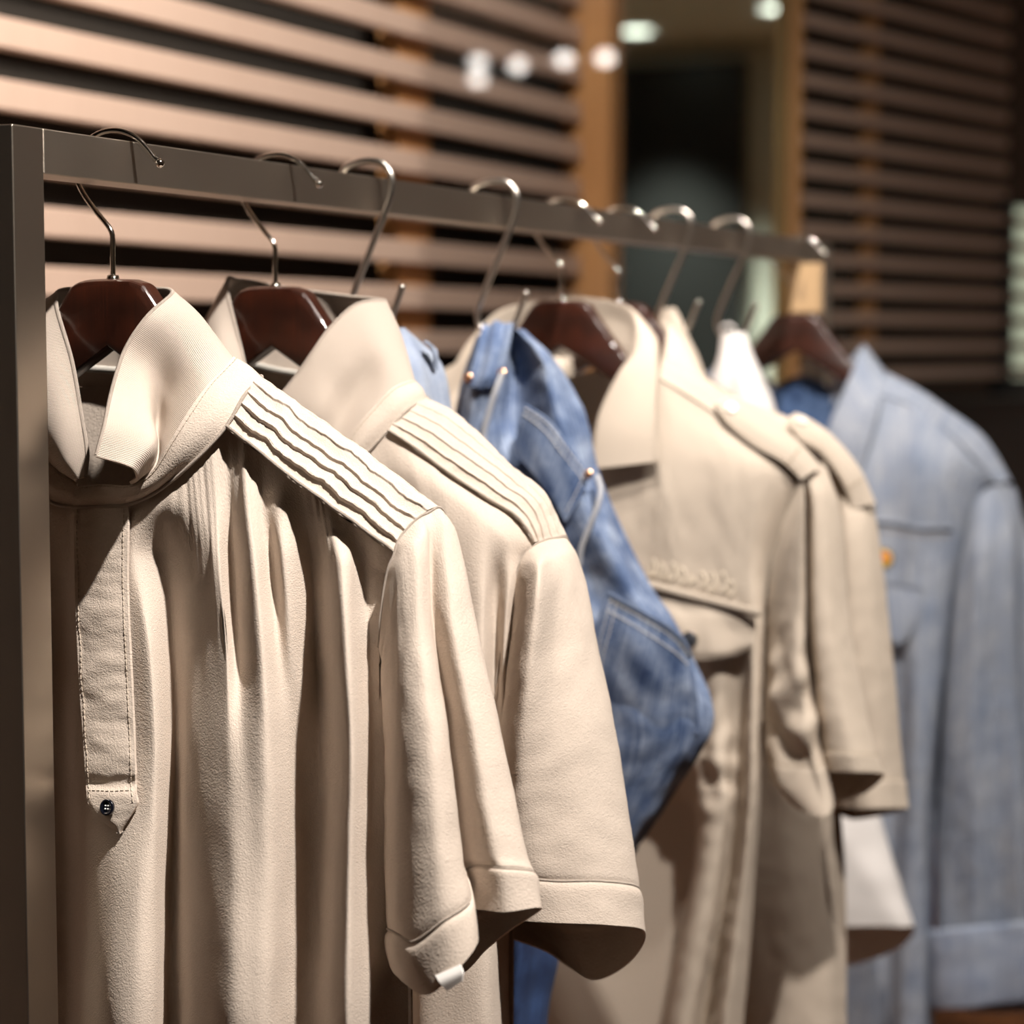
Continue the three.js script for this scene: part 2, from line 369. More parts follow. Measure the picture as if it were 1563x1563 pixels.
const tipGeo = mergeGeometries([new THREE.SphereGeometry(0.0033, 16, 12).translate(0, 0.0795, 0.0415), new THREE.CylinderGeometry(0.0026, 0.0026, 0.003, 12).rotateX(-0.9).translate(0, 0.0822, 0.0385)]);
const ferruleGeo = lathe([[0.0, 0.003], [0.004, 0.0025], [0.0045, 0.0], [0.0045, -0.003]], 20);
function hanger(X, z, label, yTop = 1.354) {
  const g = thing('wooden_hanger', label, 'hanger', 'wooden hangers on the rail');
  g.position.set(X, yTop, z);
  mesh('hanger_body', hangerGeo, M.hangerWood, g);
  const h = mesh('hook', hookGeo, M.chrome, g); mesh('hook_tip', tipGeo, M.chrome, h);
  mesh('ferrule', ferruleGeo, M.chrome, g);
  return g;
}
hanger(0.128, -0.0165, 'dark brown wooden hanger with chrome hook, inside the polo beside the steel upright');
hanger(0.338, -0.0135, 'dark brown wooden hanger with chrome hook, inside the second pleated polo');
hanger(0.899, -0.0160, 'reddish wooden hanger with chrome hook, inside the beige shirt beside the blue jeans');
hanger(1.049, -0.0150, 'reddish wooden hanger mostly hidden behind the beige shirt with the chest pocket');
hanger(1.651, -0.0080, 'dark wooden hanger wearing a tan paper sleeve, inside the pale denim jacket', 1.349);
const sHookGeo = (() => {
  const p = [[0, 1.438, -0.0355], [0, 1.448, -0.0345], [0, 1.458, -0.029], [0, 1.4625, -0.0175], [0, 1.4635, -0.004], [0, 1.460, 0.009], [0, 1.450, 0.0165], [0, 1.436, 0.0165], [0, 1.415, 0.008], [0, 1.385, -0.006], [0, 1.355, -0.0195], [0, 1.338, -0.0255], [0, 1.326, -0.0235], [0, 1.317, -0.0155], [0, 1.3135, -0.004], [0, 1.318, 0.007], [0, 1.328, 0.0145], [0, 1.342, 0.0205], [0, 1.356, 0.0265]];
  return capTube(p.map(q => [q[0], q[1] - 1.4505, q[2]]), 0.0029, 160, 12);
})();
function sHook(X, label) {
  const m = mesh(numbered('s_hook'), sHookGeo, M.satin); m.position.set(X, 1.4505, 0);
  m.userData = { label, category: 'hook', group: 'steel S hooks on the rail' }; return m;
}
sHook(0.476, 'satin steel S hook behind the second polo collar, holding pale blue jeans');
sHook(0.722, 'satin steel S hook carrying the mid blue denim shorts by a belt loop');
sHook(1.187, 'satin steel S hook behind the beige epaulette shirts');
sHook(1.389, 'satin steel S hook carrying the white garment');
// ---------------------------------------------------------------- polo shirts
function cuffDisp(tSeam, amp) { return (t) => (t > tSeam ? 0.0016 : 0) - 0.0012 * bumpf(t, tSeam, 0.012); }
function tuckDisp(n, span, amp, wob, sd) {     // n lapped pin tucks across t = 0..span
  return (a, b, s, t) => {
    let h = 0;
    const tt = t + wob * nz(a * 55, sd, 1.3) + 0.5 * wob * nz(a * 160, sd, 4.1);
    if (tt < span) { const k = Math.max(0, tt) / span * n, f = k - Math.floor(k), fade = 1 - 0.8 * tt / span; h = amp * fade * (f > 0.9 ? (f - 0.9) / 0.1 : Math.exp(-4.5 * f)); }
    const ends = sstep(0, 0.06, s) * sstep(0, 0.05, 1 - s);
    return h * (0.55 + 0.45 * ends) + (0.0014 * nz(a * 40, b * 60, sd) + 0.0007 * nz(a * 150, b * 90, sd + 2)) * ends;
  };
}
const TILT = 0.14;
function polo(cfg) {
  const { X, label, mat, zc } = cfg;
  const g = thing('polo_shirt', label, 'shirt');
  const R = r => rowsAt(X, r, TILT);
  // body
  const fr = R(cfg.front);
  for (const i of [0, 1, 2]) for (const [l, r] of cfg.pairs) { const q = fr[i][r]; fr[i][l] = V(q.x, q.y, 2 * zc - q.z); }   // the far half follows the near half at the shoulder
  const body = loft(fr, { nu: 260, nv: 240, out: V(-1, 0, 0), disp: cfg.bodyDisp });
  mesh('front_panel', body, mat, g);
  const back = loft(R(cfg.back), { nu: 70, nv: 70, out: V(1, 0, 0), disp: (a, b) => 0.006 * nz(a * 9, b * 2.2, 5.5) });
  mesh('back_panel', back, mat, g);
  // shoulders
  const yr = R(cfg.yoke);
  const yoke = loft(yr, { nu: 170, nv: 260, out: V(-0.5, 1, 0), disp: cfg.tucks });
  mesh('shoulder_yoke', yoke, mat, g, 'pin-tucked shoulder yoke');
  mesh('shoulder_yoke', loft(mirrorZ(yr, zc), { nu: 60, nv: 120, out: V(-0.5, 1, 0), disp: cfg.tucks }), mat, g);
  seamOn(yoke, [[0.005, 0.004], [0.995, 0.004]], 0.0011, mat, g);
  // sleeves
  const sr = R(cfg.sleeve), so = { nu: 150, nv: 170, closed: true, disp: cfg.sleeveDisp };
  const slv = loft(sr, so);
  mesh('sleeve', slv, mat, g);
  mesh('sleeve', loft(mirrorZ(sr, zc), { ...so, nu: 60, nv: 60 }), mat, g);
  seamOn(slv, [[0, cfg.cuffT - 0.004], [0.25, cfg.cuffT - 0.004], [0.5, cfg.cuffT - 0.004], [0.75, cfg.cuffT - 0.004], [0.999, cfg.cuffT - 0.004]], 0.0010, mat, g, 'cuff_seam');
  seamOn(slv, [[0, 0.004], [0.25, 0.004], [0.5, 0.004], [0.75, 0.004], [0.999, 0.004]], 0.0010, mat, g, 'armhole_seam');
  // neck
  const band = loft(R(cfg.band), { nu: 150, nv: 24, out: V(-1, 0, 0.4), thick: 0.002, disp: (a, b, s, t) => 0.0015 * nz(a * 25, b * 20, 2.2) + 0.0018 * bumpf(t, 0.5, 0.4) });
  mesh('neck_band', band, mat, g);
  seamOn(band, [[0, 0.98], [0.3, 0.98], [0.6, 0.98], [0.85, 0.98], [1, 0.98]], 0.0013, mat, g, 'neck_seam', 0.0006);
  stitches(band, [[0, 0.1], [0.3, 0.1], [0.6, 0.1], [0.85, 0.1], [1, 0.1]], M.thread, g);
  const col = loft(R(cfg.collar), { nu: 200, nv: 50, out: V(-1, 0, 0.6), thick: 0.0024, disp: (a, b, s, t) => 0.0016 * nz(a * 14, b * 14, 8.1) });
  mesh('collar', col, M.rib, g, 'ribbed knit collar standing up');
  seamOn(col, [[0.002, 0.995], [0.25, 0.995], [0.5, 0.995], [0.75, 0.995], [0.998, 0.995]], 0.0017, M.rib, g, 'collar_edge', -0.0012);
  mesh('neck_tape', new THREE.TubeGeometry(new THREE.CatmullRomCurve3(along(band, [[0.3, 0.06], [0.62, 0.06]], -0.004, 30)), 60, 0.003, 6), M.tape, g, 'grey tape inside the back of the neck');
  return { g, body, yoke, slv, band, col };
}
function poloBack(top, c0, c1, ys) {
  return [top, ...ys.map(y => top.map((q, k) => { const f = k / (top.length - 1); return [c0 + (c1 - c0) * f, y, 0.012 + 0.04 * Math.sin(f * Math.PI) ** 0.6]; }))];
}
{ // first polo, beside the upright
  const F = [
    [[-240, 800, 0], [-150, 745, -.02], [-50, 705, -.03], [30, 735, -.034], [85, 766, -.034], [118, 771, -.034], [160, 773, -.036], [200, 769, -.036], [228, 757, -.039], [258, 738, -.038], [290, 712, -.036], [325, 678, -.031], [347, 653, -.024], [375, 676, -.024], [400, 696, -.024], [425, 715, -.024], [460, 742, -.024], [510, 781, -.023], [555, 813, -.021], [598, 843, -.018], [625, 852, 0]],
    [[-245, 850, 0], [-150, 800, -.024], [-50, 770, -.035], [30, 770, -.036], [86, 785, -.034], [118, 790, -.036], [160, 790, -.040], [198, 788, -.042], [222, 781, -.042], [252, 779, -.042], [295, 774, -.041], [332, 768, -.038], [352, 762, -.030], [378, 766, -.040], [402, 772, -.030], [425, 778, -.031], [465, 788, -.021], [515, 815, -.026], [555, 840, -.016], [595, 870, -.014], [625, 880, 0]],
    [[-250, 930, 0], [-150, 880, -.024], [-50, 860, -.03], [30, 850, -.034], [86, 850, -.026], [116, 850, -.037], [156, 850, -.041], [196, 850, -.042], [212, 850, -.038], [258, 850, -.024], [303, 850, -.038], [335, 850, -.045], [354, 850, -.026], [386, 850, -.047], [413, 850, -.027], [434, 850, -.036], [475, 855, -.006], [520, 862, -.040], [556, 872, -.013], [590, 880, -.010], [625, 890, .008]],
    [[-250, 1050, 0], [-150, 1020, -.02], [-50, 1000, -.03], [30, 1000, -.03], [90, 1000, -.022], [118, 1000, -.037], [158, 1000, -.042], [200, 1000, -.042], [230, 1000, -.045], [264, 1000, -.014], [303, 1000, -.033], [345, 1000, -.050], [363, 1000, -.036], [398, 1000, -.053], [425, 1000, -.032], [448, 1000, -.027], [482, 1000, .002], [528, 1000, -.049], [560, 1000, -.012], [590, 1000, -.006], [625, 1000, .01]],
    [[-250, 1160, 0], [-150, 1150, -.02], [-50, 1150, -.03], [30, 1150, -.025], [94, 1150, -.018], [122, 1150, -.037], [164, 1150, -.043], [206, 1150, -.044], [238, 1150, -.046], [268, 1150, -.009], [293, 1150, -.034], [345, 1150, -.054], [372, 1150, -.053], [408, 1150, -.054], [436, 1150, -.031], [460, 1150, -.006], [492, 1150, .004], [535, 1150, -.050], [563, 1150, -.012], [590, 1150, -.004], [625, 1150, .012]],
    [[-255, 1350, 0], [-150, 1350, -.02], [-50, 1350, -.03], [30, 1350, -.02], [98, 1350, -.012], [124, 1350, -.030], [165, 1350, -.050], [210, 1350, -.055], [237, 1350, -.045], [262, 1350, -.004], [292, 1350, -.030], [350, 1350, -.060], [380, 1350, -.058], [415, 1350, -.050], [440, 1350, -.026], [463, 1350, 0], [488, 1350, .004], [530, 1350, -.050], [562, 1350, -.016], [592, 1350, -.002], [625, 1350, .014]],
    [[-260, 1563, 0], [-150, 1563, -.02], [-50, 1563, -.03], [30, 1563, -.02], [100, 1563, -.008], [124, 1563, -.030], [165, 1563, -.055], [205, 1563, -.058], [235, 1563, -.045], [260, 1563, -.001], [295, 1563, -.030], [350, 1563, -.062], [380, 1563, -.060], [412, 1563, -.050], [440, 1563, -.022], [465, 1563, -.007], [485, 1563, -.006], [528, 1563, -.050], [565, 1563, -.020], [595, 1563, 0], [628, 1563, .015]],
    [[-265, 2040, 0], [-150, 2040, -.02], [-50, 2040, -.03], [30, 2040, -.02], [100, 2040, -.008], [124, 2040, -.030], [165, 2040, -.055], [205, 2040, -.058], [235, 2040, -.045], [260, 2040, -.001], [295, 2040, -.030], [350, 2040, -.062], [380, 2040, -.060], [412, 2040, -.050], [440, 2040, -.022], [465, 2040, -.007], [485, 2040, -.006], [528, 2040, -.050], [565, 2040, -.020], [595, 2040, 0], [628, 2040, .015]],
  ];
  const seamU = [[118, 737, -.036], [82, 712, -.036], [35, 650, -.03], [0, 590, -.018], [-15, 545, 0], [20, 545, .03], [160, 560, .045], [300, 565, .035], [355, 545, .010], [318, 586, -.022], [285, 632, -.040], [257, 678, -.048], [230, 722, -.050], [200, 740, -.050]];
  const s = polo({
    X: 0.128, zc: -0.0165, mat: M.jersey, cuffT: 0.90, pairs: [[0, 20], [1, 17], [2, 14], [3, 12]],
    label: 'beige jersey polo with ribbed collar and buttoned tab placket beside the steel upright',
    front: F, back: poloBack([[-250, 850, .02], [-120, 740, .04], [-30, 615, .045], [160, 590, .052], [330, 590, .045], [480, 700, .044], [600, 798, .044], [680, 862, .04]], -250, 627, [1000, 1250, 1563, 2040]),
    bodyDisp: (a, b, s, t) => 0.0022 * nz(a * 18, b * 4, 1.1) + 0.0007 * nz(a * 60, b * 26, 3.3) + 0.0018 * sstep(0.55, 0.6, s) * sstep(0.25, 0.02, t) * nz(a * 110, b * 5, 2.7),
    yoke: [
      [[345, 652, -.030], [400, 695, -.031], [450, 735, -.031], [505, 775, -.030], [560, 815, -.027], [600, 843, -.022]],
      [[362, 625, -.022], [420, 672, -.024], [475, 712, -.024], [530, 752, -.022], [585, 795, -.020], [612, 817, -.016]],
      [[378, 598, -.012], [438, 648, -.014], [495, 690, -.013], [555, 733, -.012], [605, 773, -.010], [637, 790, -.006]],
      [[393, 574, 0], [455, 618, 0], [515, 660, 0], [575, 703, .002], [630, 745, .004], [668, 773, .006]],
      [[398, 580, .014], [460, 628, .016], [520, 672, .018], [580, 718, .020], [636, 760, .020], [672, 790, .022]],
      [[398, 620, .032], [460, 690, .04], [520, 740, .044], [580, 790, .045], [636, 830, .044], [676, 860, .04]],
    ],
    tucks: tuckDisp(5, 0.46, 0.0046, 0.017, 1.7),
    sleeve: [
      [[578, 985, -.014], [590, 878, -.023], [601, 845, -.023], [612, 816, -.018], [637, 789, -.010], [650, 782, -.004], [669, 773, .005], [676, 782, .012], [680, 810, .028], [665, 850, .04], [630, 900, .04], [600, 960, .02]],
      [[580, 1000, -.014], [597, 885, -.029], [611, 855, -.032], [634, 832, -.028], [650, 820, -.018], [657, 813, -.009], [679, 803, -.003], [696, 813, .008], [695, 840, .026], [675, 880, .04], [640, 930, .04], [602, 990, .02]],
      [[581, 1030, -.010], [599, 965, -.032], [615, 955, -.038], [640, 950, -.037], [655, 945, -.024], [661, 940, -.011], [690, 938, -.018], [723, 936, .003], [718, 950, .024], [690, 970, .04], [650, 1000, .04], [604, 1030, .02]],
      [[584, 1130, -.004], [601, 1110, -.032], [620, 1110, -.046], [655, 1105, -.049], [678, 1100, -.034], [684, 1095, -.010], [718, 1095, -.024], [759, 1095, 0], [750, 1100, .022], [710, 1110, .036], [660, 1120, .036], [606, 1130, .02]],
      [[590, 1300, 0], [601, 1300, -.030], [627, 1308, -.050], [668, 1308, -.055], [702, 1308, -.038], [708, 1303, -.008], [753, 1300, -.026], [802, 1300, -.003], [790, 1308, .02], [740, 1320, .035], [690, 1330, .035], [615, 1310, .02]],
      [[594, 1430, 0], [603, 1440, -.030], [632, 1452, -.050], [680, 1416, -.054], [719, 1384, -.038], [715, 1330, -.007], [765, 1330, -.026], [816, 1335, -.003], [800, 1365, .02], [740, 1400, .034], [690, 1430, .034], [625, 1440, .02]],
      [[600, 1470, 0], [622, 1500, -.030], [657, 1517, -.048], [700, 1478, -.050], [726, 1436, -.038], [721, 1391, -.009], [770, 1392, -.025], [824, 1386, -.003], [782, 1416, .02], [742, 1448, .032], [702, 1488, .032], [640, 1490, .02]],
    ],
    sleeveDisp: (a, b, s, t) => { const c = cuffDisp(0.90)(t); return c + 0.0022 * sstep(0, 0.15, t) * nz(a * 22, b * 9, 6.6) + 0.0008 * nz(a * 70, b * 45, 1.9); },
    band: (() => {
      const lo = [[116, 773, -.036], [75, 766, -.036], [10, 700, -.03], [-40, 640, -.018], [-60, 590, 0], [-20, 575, .035], [160, 592, .05], [330, 592, .04], [398, 578, .010], [373, 606, -.014], [346, 652, -.030], [300, 701, -.040], [245, 746, -.043], [197, 769, -.045], [155, 773, -.045], [113, 774, -.044]];
      const up = [...seamU, [156, 739, -.044], [116, 743, -.045]];
      return [up, up.map((u, i) => [(u[0] + lo[i][0]) / 2, (u[1] + lo[i][1]) / 2, (u[2] + lo[i][2]) / 2 - 0.002]), lo];
    })(),
    collar: [seamU,
      [[116, 735, -.045], [88, 705, -.044], [48, 630, -.036], [25, 560, -.024], [10, 510, -.002], [40, 505, .03], [160, 520, .044], [280, 520, .034], [332, 515, .008], [292, 556, -.014], [256, 606, -.013], [241, 651, -.013], [240, 700, -.045], [213, 732, -.062]],
      [[118, 732, -.05], [102, 700, -.05], [82, 625, -.042], [65, 550, -.028], [45, 480, -.004], [65, 470, .026], [160, 478, .04], [262, 475, .032], [302, 478, .006], [262, 508, -.014], [230, 562, -.018], [228, 622, -.032], [232, 672, -.062], [200, 712, -.080]],
      [[128, 728, -.05], [133, 690, -.046], [122, 620, -.036], [108, 545, -.024], [84, 458, -.004], [95, 440, .02], [165, 442, .036], [235, 440, .028], [264, 445, .004], [226, 480, -.02], [192, 532, -.030], [172, 590, -.046], [158, 650, -.072], [145, 696, -.083]],
    ],
  });
  // placket with its pointed tab
  const P = [];
  for (const [y, l, r, d] of [[768, 113, 196, -.044], [800, 113, 195, -.047], [880, 114, 194, -.046], [950, 116, 196, -.047], [1050, 121, 201, -.048], [1120, 126, 204, -.049], [1180, 130, 206, -.051], [1196, 131, 206, -.049], [1210, 132, 207, -.052], [1226, 134, 209, -.053], [1246, 147, 199, -.053], [1262, 167, 190, -.052], [1272, 181, 185, -.051]])
    P.push([0, .25, .5, .75, 1].map((f, i) => [l + (r - l) * f, y + (i === 2 ? 1 : 0), d - 0.002 * Math.sin(f * Math.PI)]));
  const pk = loft(rowsAt(0.128, P, TILT), { nu: 60, nv: 220, out: V(-1, 0, 0), thick: 0.003, disp: (a, b, s, t) => { const e = sstep(0, .12, s) * sstep(0, .12, 1 - s) * sstep(0, 0.05, t) * sstep(0, .06, 1 - t); return e * (0.0014 * nz(a * 30, b * 55, 9.3) + 0.0006 * nz(a * 70, b * 130, 2.3)); } });
  mesh('placket', pk, M.jersey, s.g, 'stitched front placket ending in a pointed tab');
  stitches(pk, [[0.93, 0.02], [0.93, 0.5], [0.93, 0.9]], M.thread, s.g); stitches(pk, [[0.07, 0.02], [0.07, 0.5], [0.07, 0.9]], M.thread, s.g);
  stitches(pk, [[0.05, 0.855], [0.95, 0.855]], M.thread, s.g);
  const bt = new THREE.Group(); bt.name = 'button'; s.g.add(bt); bt.userData.label = 'glossy navy button';
  mesh('button_disc', lathe([[0, 0.0016], [0.0032, 0.0014], [0.0040, 0.0024], [0.0052, 0.0026], [0.0058, 0.0016], [0.0058, 0.0004], [0.0, 0.0]], 32), M.navyButton, bt);
  for (const [x, z] of [[.0011, .0011], [-.0011, .0011], [.0011, -.0011], [-.0011, -.0011]]) mesh('thread_eye', new THREE.SphereGeometry(0.0006, 8, 6).translate(x, 0.0018, z), M.whiteTag, bt);
  onSurface(bt, pk, ...pk.near(at(170, 1233, 0.128 - 0.053 - TILT * 463 / 2100)), 0.0006);
  // small white care tag at the hem of the sleeve
  const tg = rowsAt(0.128, [[[664, 1489, -.054], [702, 1472, -.056]], [[671, 1500, -.057], [706, 1484, -.059]], [[682, 1513, -.056], [705, 1498, -.058]]], TILT);
  mesh('care_tag', loft(tg, { nu: 8, nv: 8, out: V(-1, 0, 0) }), M.whiteTag, s.g, 'small white care tag');
}
{ // second polo
  const seamU = [[380, 700, -.036], [350, 680, -.034], [318, 640, -.03], [300, 590, -.018], [295, 550, 0], [310, 530, .03], [420, 560, .045], [560, 580, .04], [632, 579, .012], [600, 592, -.012], [570, 622, -.026], [545, 652, -.034], [520, 690, -.04], [490, 720, -.04]];
  polo({
    X: 0.338, zc: -0.0135, mat: M.jersey2, cuffT: 0.885, pairs: [[0, 11], [1, 5]],
    label: 'beige jersey polo with wide standing collar and flat pleated shoulder, second along the rail',
    back: poloBack([[40, 830, .02], [140, 740, .04], [262, 600, .045], [420, 590, .052], [585, 610, .046], [700, 688, .042], [784, 768, .045], [874, 890, .04]], 50, 782, [1000, 1250, 1500, 1900]),
    front: [
      [[60, 770, 0], [250, 720, -.03], [420, 740, -.036], [520, 725, -.038], [560, 690, -.034], [592, 660, -.028], [640, 692, -.0295], [690, 729, -.0295], [740, 762, -.0285], [785, 790, -.0255], [814, 830, -.019], [830, 860, 0]],
      [[60, 880, 0], [250, 850, -.03], [420, 830, -.04], [520, 800, -.04], [565, 760, -.04], [600, 728, -.038], [645, 742, -.042], [690, 765, -.044], [735, 795, -.044], [768, 825, -.038], [790, 850, -.026], [820, 890, 0]],
      [[60, 950, 0], [250, 930, -.02], [420, 920, -.04], [520, 915, -.02], [580, 905, -.04], [630, 900, -.025], [670, 900, -.040], [705, 900, -.046], [738, 900, -.046], [757, 900, -.028], [777, 905, -.033], [800, 920, 0]],
      [[60, 1050, 0], [250, 1030, -.02], [420, 1020, -.04], [500, 1010, -.02], [570, 1000, -.045], [620, 1000, -.02], [665, 1000, -.034], [705, 1000, -.044], [737, 1000, -.048], [757, 1000, -.022], [770, 1000, -.030], [790, 1000, 0]],
      [[60, 1200, 0], [250, 1200, -.02], [420, 1200, -.04], [500, 1200, -.01], [560, 1200, -.045], [620, 1200, -.02], [660, 1200, -.03], [700, 1200, -.046], [735, 1200, -.046], [753, 1200, -.02], [767, 1200, -.02], [785, 1200, 0]],
      [[55, 1500, 0], [250, 1500, -.02], [420, 1500, -.04], [500, 1500, -.01], [560, 1500, -.03], [615, 1500, -.02], [645, 1500, -.046], [700, 1500, -.050], [740, 1500, -.046], [760, 1500, -.03], [771, 1500, -.01], [778, 1500, .012]],
      [[50, 1900, 0], [250, 1900, -.02], [420, 1900, -.04], [500, 1900, -.01], [560, 1900, -.03], [615, 1900, -.02], [645, 1900, -.046], [700, 1900, -.050], [740, 1900, -.046], [760, 1900, -.03], [771, 1900, -.01], [778, 1900, .012]],
    ],
    bodyDisp: (a, b) => 0.0022 * nz(a * 16, b * 5, 11.1) + 0.0006 * nz(a * 55, b * 30, 13.3),
    yoke: [
      [[592, 658, -.030], [640, 690, -.031], [690, 727, -.031], [740, 760, -.030], [785, 788, -.027], [814, 828, -.020]],
      [[605, 640, -.022], [660, 672, -.024], [712, 708, -.024], [762, 743, -.022], [805, 775, -.018], [826, 825, -.012]],
      [[625, 622, -.012], [678, 650, -.014], [728, 688, -.013], [778, 727, -.012], [822, 765, -.008], [845, 820, -.004]],
      [[650, 608, 0], [697, 633, 0], [738, 668, 0], [780, 710, .002], [828, 748, .005], [864, 817, .006]],
      [[655, 615, .016], [700, 642, .018], [742, 678, .02], [784, 720, .022], [832, 760, .022], [868, 832, .024]],
      [[655, 655, .034], [700, 690, .04], [742, 730, .044], [784, 770, .045], [832, 830, .044], [872, 890, .04]],
    ],
    tucks: tuckDisp(5, 0.42, 0.0022, 0.010, 5.2),
    sleeve: [
      [[755, 1060, -.018], [781, 907, -.024], [797, 852, -.024], [816, 830, -.016], [845, 820, -.004], [864, 821, .008], [866, 850, .03], [830, 920, .04], [780, 1020, .03]],
      [[757, 1080, -.018], [783, 940, -.024], [819, 870, -.060], [846, 856, -.032], [870, 848, -.012], [886, 858, .006], [884, 890, .03], [840, 960, .045], [785, 1060, .03]],
      [[752, 1110, -.010], [772, 1030, -.020], [807, 1000, -.068], [850, 990, -.042], [888, 985, -.020], [913, 990, .005], [900, 1010, .035], [850, 1050, .05], [790, 1100, .04]],
      [[745, 1200, 0], [758, 1150, -.015], [790, 1150, -.062], [850, 1140, -.047], [905, 1130, -.025], [942, 1135, .005], [920, 1160, .04], [860, 1180, .05], [790, 1200, .04]],
      [[740, 1380, 0], [750, 1350, -.020], [785, 1345, -.050], [850, 1350, -.047], [920, 1350, -.030], [977, 1360, .005], [950, 1395, .035], [900, 1420, .045], [800, 1400, .04]],
      [[745, 1420, 0], [760, 1406, -.022], [795, 1406, -.048], [865, 1409, -.046], [930, 1412, -.030], [980, 1421, .005], [962, 1465, .03], [905, 1496, .045], [840, 1455, .035]],
    ],
    sleeveDisp: (a, b, s, t) => cuffDisp(0.885)(t) + sstep(0, .15, t) * (0.0022 * nz(a * 14, b * 10, 16.6) + 0.0012 * nz((a + b) * 22, (a - b) * 6, 3.9)) + 0.0006 * nz(a * 60, b * 60, 1.9),
    band: (() => {
      const lo = [[380, 735, -.036], [330, 710, -.036], [285, 670, -.03], [262, 610, -.018], [255, 580, 0], [280, 565, .035], [420, 592, .05], [580, 612, .045], [652, 608, .012], [625, 624, -.012], [592, 658, -.026], [562, 690, -.034], [535, 720, -.038], [495, 750, -.041]];
      return [seamU, seamU.map((u, i) => [(u[0] + lo[i][0]) / 2, (u[1] + lo[i][1]) / 2, (u[2] + lo[i][2]) / 2 - 0.002]), lo];
    })(),
    collar: [seamU,
      [[385, 698, -.044], [360, 670, -.044], [330, 615, -.036], [315, 550, -.024], [308, 505, -.002], [322, 495, .03], [421, 520, .046], [550, 540, .044], [621, 540, .018], [590, 552, -.008], [555, 585, -.018], [530, 620, -.026], [508, 660, -.036], [478, 700, -.045]],
      [[390, 695, -.05], [375, 660, -.05], [350, 600, -.042], [335, 530, -.028], [325, 470, -.002], [340, 460, .03], [422, 475, .044], [535, 490, .044], [608, 500, .018], [572, 512, -.008], [535, 550, -.024], [508, 585, -.034], [485, 625, -.045], [455, 665, -.05]],
      [[395, 690, -.05], [398, 650, -.046], [385, 600, -.036], [370, 540, -.024], [345, 432, 0], [365, 427, .03], [425, 437, .042], [520, 450, .04], [590, 458, .016], [546, 462, -.010], [505, 498, -.028], [478, 535, -.038], [450, 575, -.044], [420, 612, -.05]],
    ],
  });
}
// ---------------------------------------------------------------- denim, twill and white garments
Object.assign(M, {
  khaki: fab([0.55, 0.47, 0.385], { bumpMap: twillBump, bumpScale: 0.0003 }),
  khakiThread: fab([0.33, 0.26, 0.18]),
  embroidery: fab([0.66, 0.58, 0.47], { roughness: 0.6 }),
  denimMid: fab([1, 1, 1], { map: denim([40, 62, 104], [160, 174, 198], 0.34, 1.1), bumpMap: twillBump, bumpScale: 0.0004, sheen: 0.1 }),
  denimDark: fab([1, 1, 1], { map: denim([22, 38, 72], [54, 80, 126], 0.3), bumpMap: twillBump, bumpScale: 0.0004, sheen: 0.1 }),  // for the turned hem, and for the shade put into the jeans leg
  denimPale: fab([1, 1, 1], { map: denim([132, 146, 174], [176, 186, 202], 0.3, 0.8), bumpMap: twillBump, bumpScale: 0.0004, sheen: 0.1 }),
  denimJacket: fab([1, 1, 1], { map: denim([116, 130, 154], [172, 176, 184], 0.5, 0.5), bumpMap: twillBump, bumpScale: 0.0004, sheen: 0.1 }),
  denimInside: fab([1, 1, 1], { map: denim([44, 66, 104], [84, 108, 146], 0.3), bumpMap: twillBump, bumpScale: 0.0004, sheen: 0.1 }),
  paleThread: fab([0.62, 0.62, 0.62]),
  cord: fab([0.38, 0.39, 0.42]),
  white: fab([0.72, 0.69, 0.67]),
  copper: stdm([0.85, 0.50, 0.30], 0.25, 1),
  pearl: new THREE.MeshPhysicalMaterial({ color: new THREE.Color().setRGB(0.8, 0.75, 0.66), roughness: 0.12, clearcoat: 1 }),
  paper: stdm([0.42, 0.28, 0.15], 0.85), ink: stdm([0.10, 0.07, 0.05], 0.9),
  yellow: stdm([0.72, 0.42, 0.02], 0.35), pink: stdm([0.7, 0.10, 0.16], 0.35),
});
// closed hanging drape: rows of [py, left px, right px, depth towards viewer, depth away, py of the far side]
function drape(X, rows, { n = 14, nu = 120, nv = 120, folds = 5, amp = 0.01, sd = 1, disp } = {}) {
  const R = rows.map(([py, l, r, df, db, pyb]) => {
    const o = [];
    for (let k = 0; k < n; k++) { const a = Math.PI * 2 * k / n, c = -Math.cos(a), s = Math.sin(a), f = s > 0 ? 0 : -s; o.push(at((l + r) / 2 + (r - l) / 2 * c, py + ((pyb ?? py) - py) * f, X + (s > 0 ? -df : db) * Math.abs(s))); }
    return o;
  });
  return loft(R, { nu, nv, closed: true, disp: disp || ((a, b, s, t) => sstep(0, 0.25, t) * (amp * Math.sin(s * Math.PI * 2 * folds + 1.5 * nz(b * 3, sd, 1.1)) + 0.5 * amp * nz(a * 12, b * 4, sd)) + 0.002 * nz(a * 30, b * 25, sd + 4)) });
}
const backOf = (rows, d = 0.035, arc = 0) => rows.map((r, ri) => { const a = r[0], b = r[r.length - 1]; return [0, .25, .5, .75, 1].map(f => [a[0] + (b[0] - a[0]) * f, a[1] + (b[1] - a[1]) * f - (ri ? 0 : arc * Math.sin(f * Math.PI)), (a[2] + (b[2] - a[2]) * f) + d * Math.sin(f * Math.PI)]); });

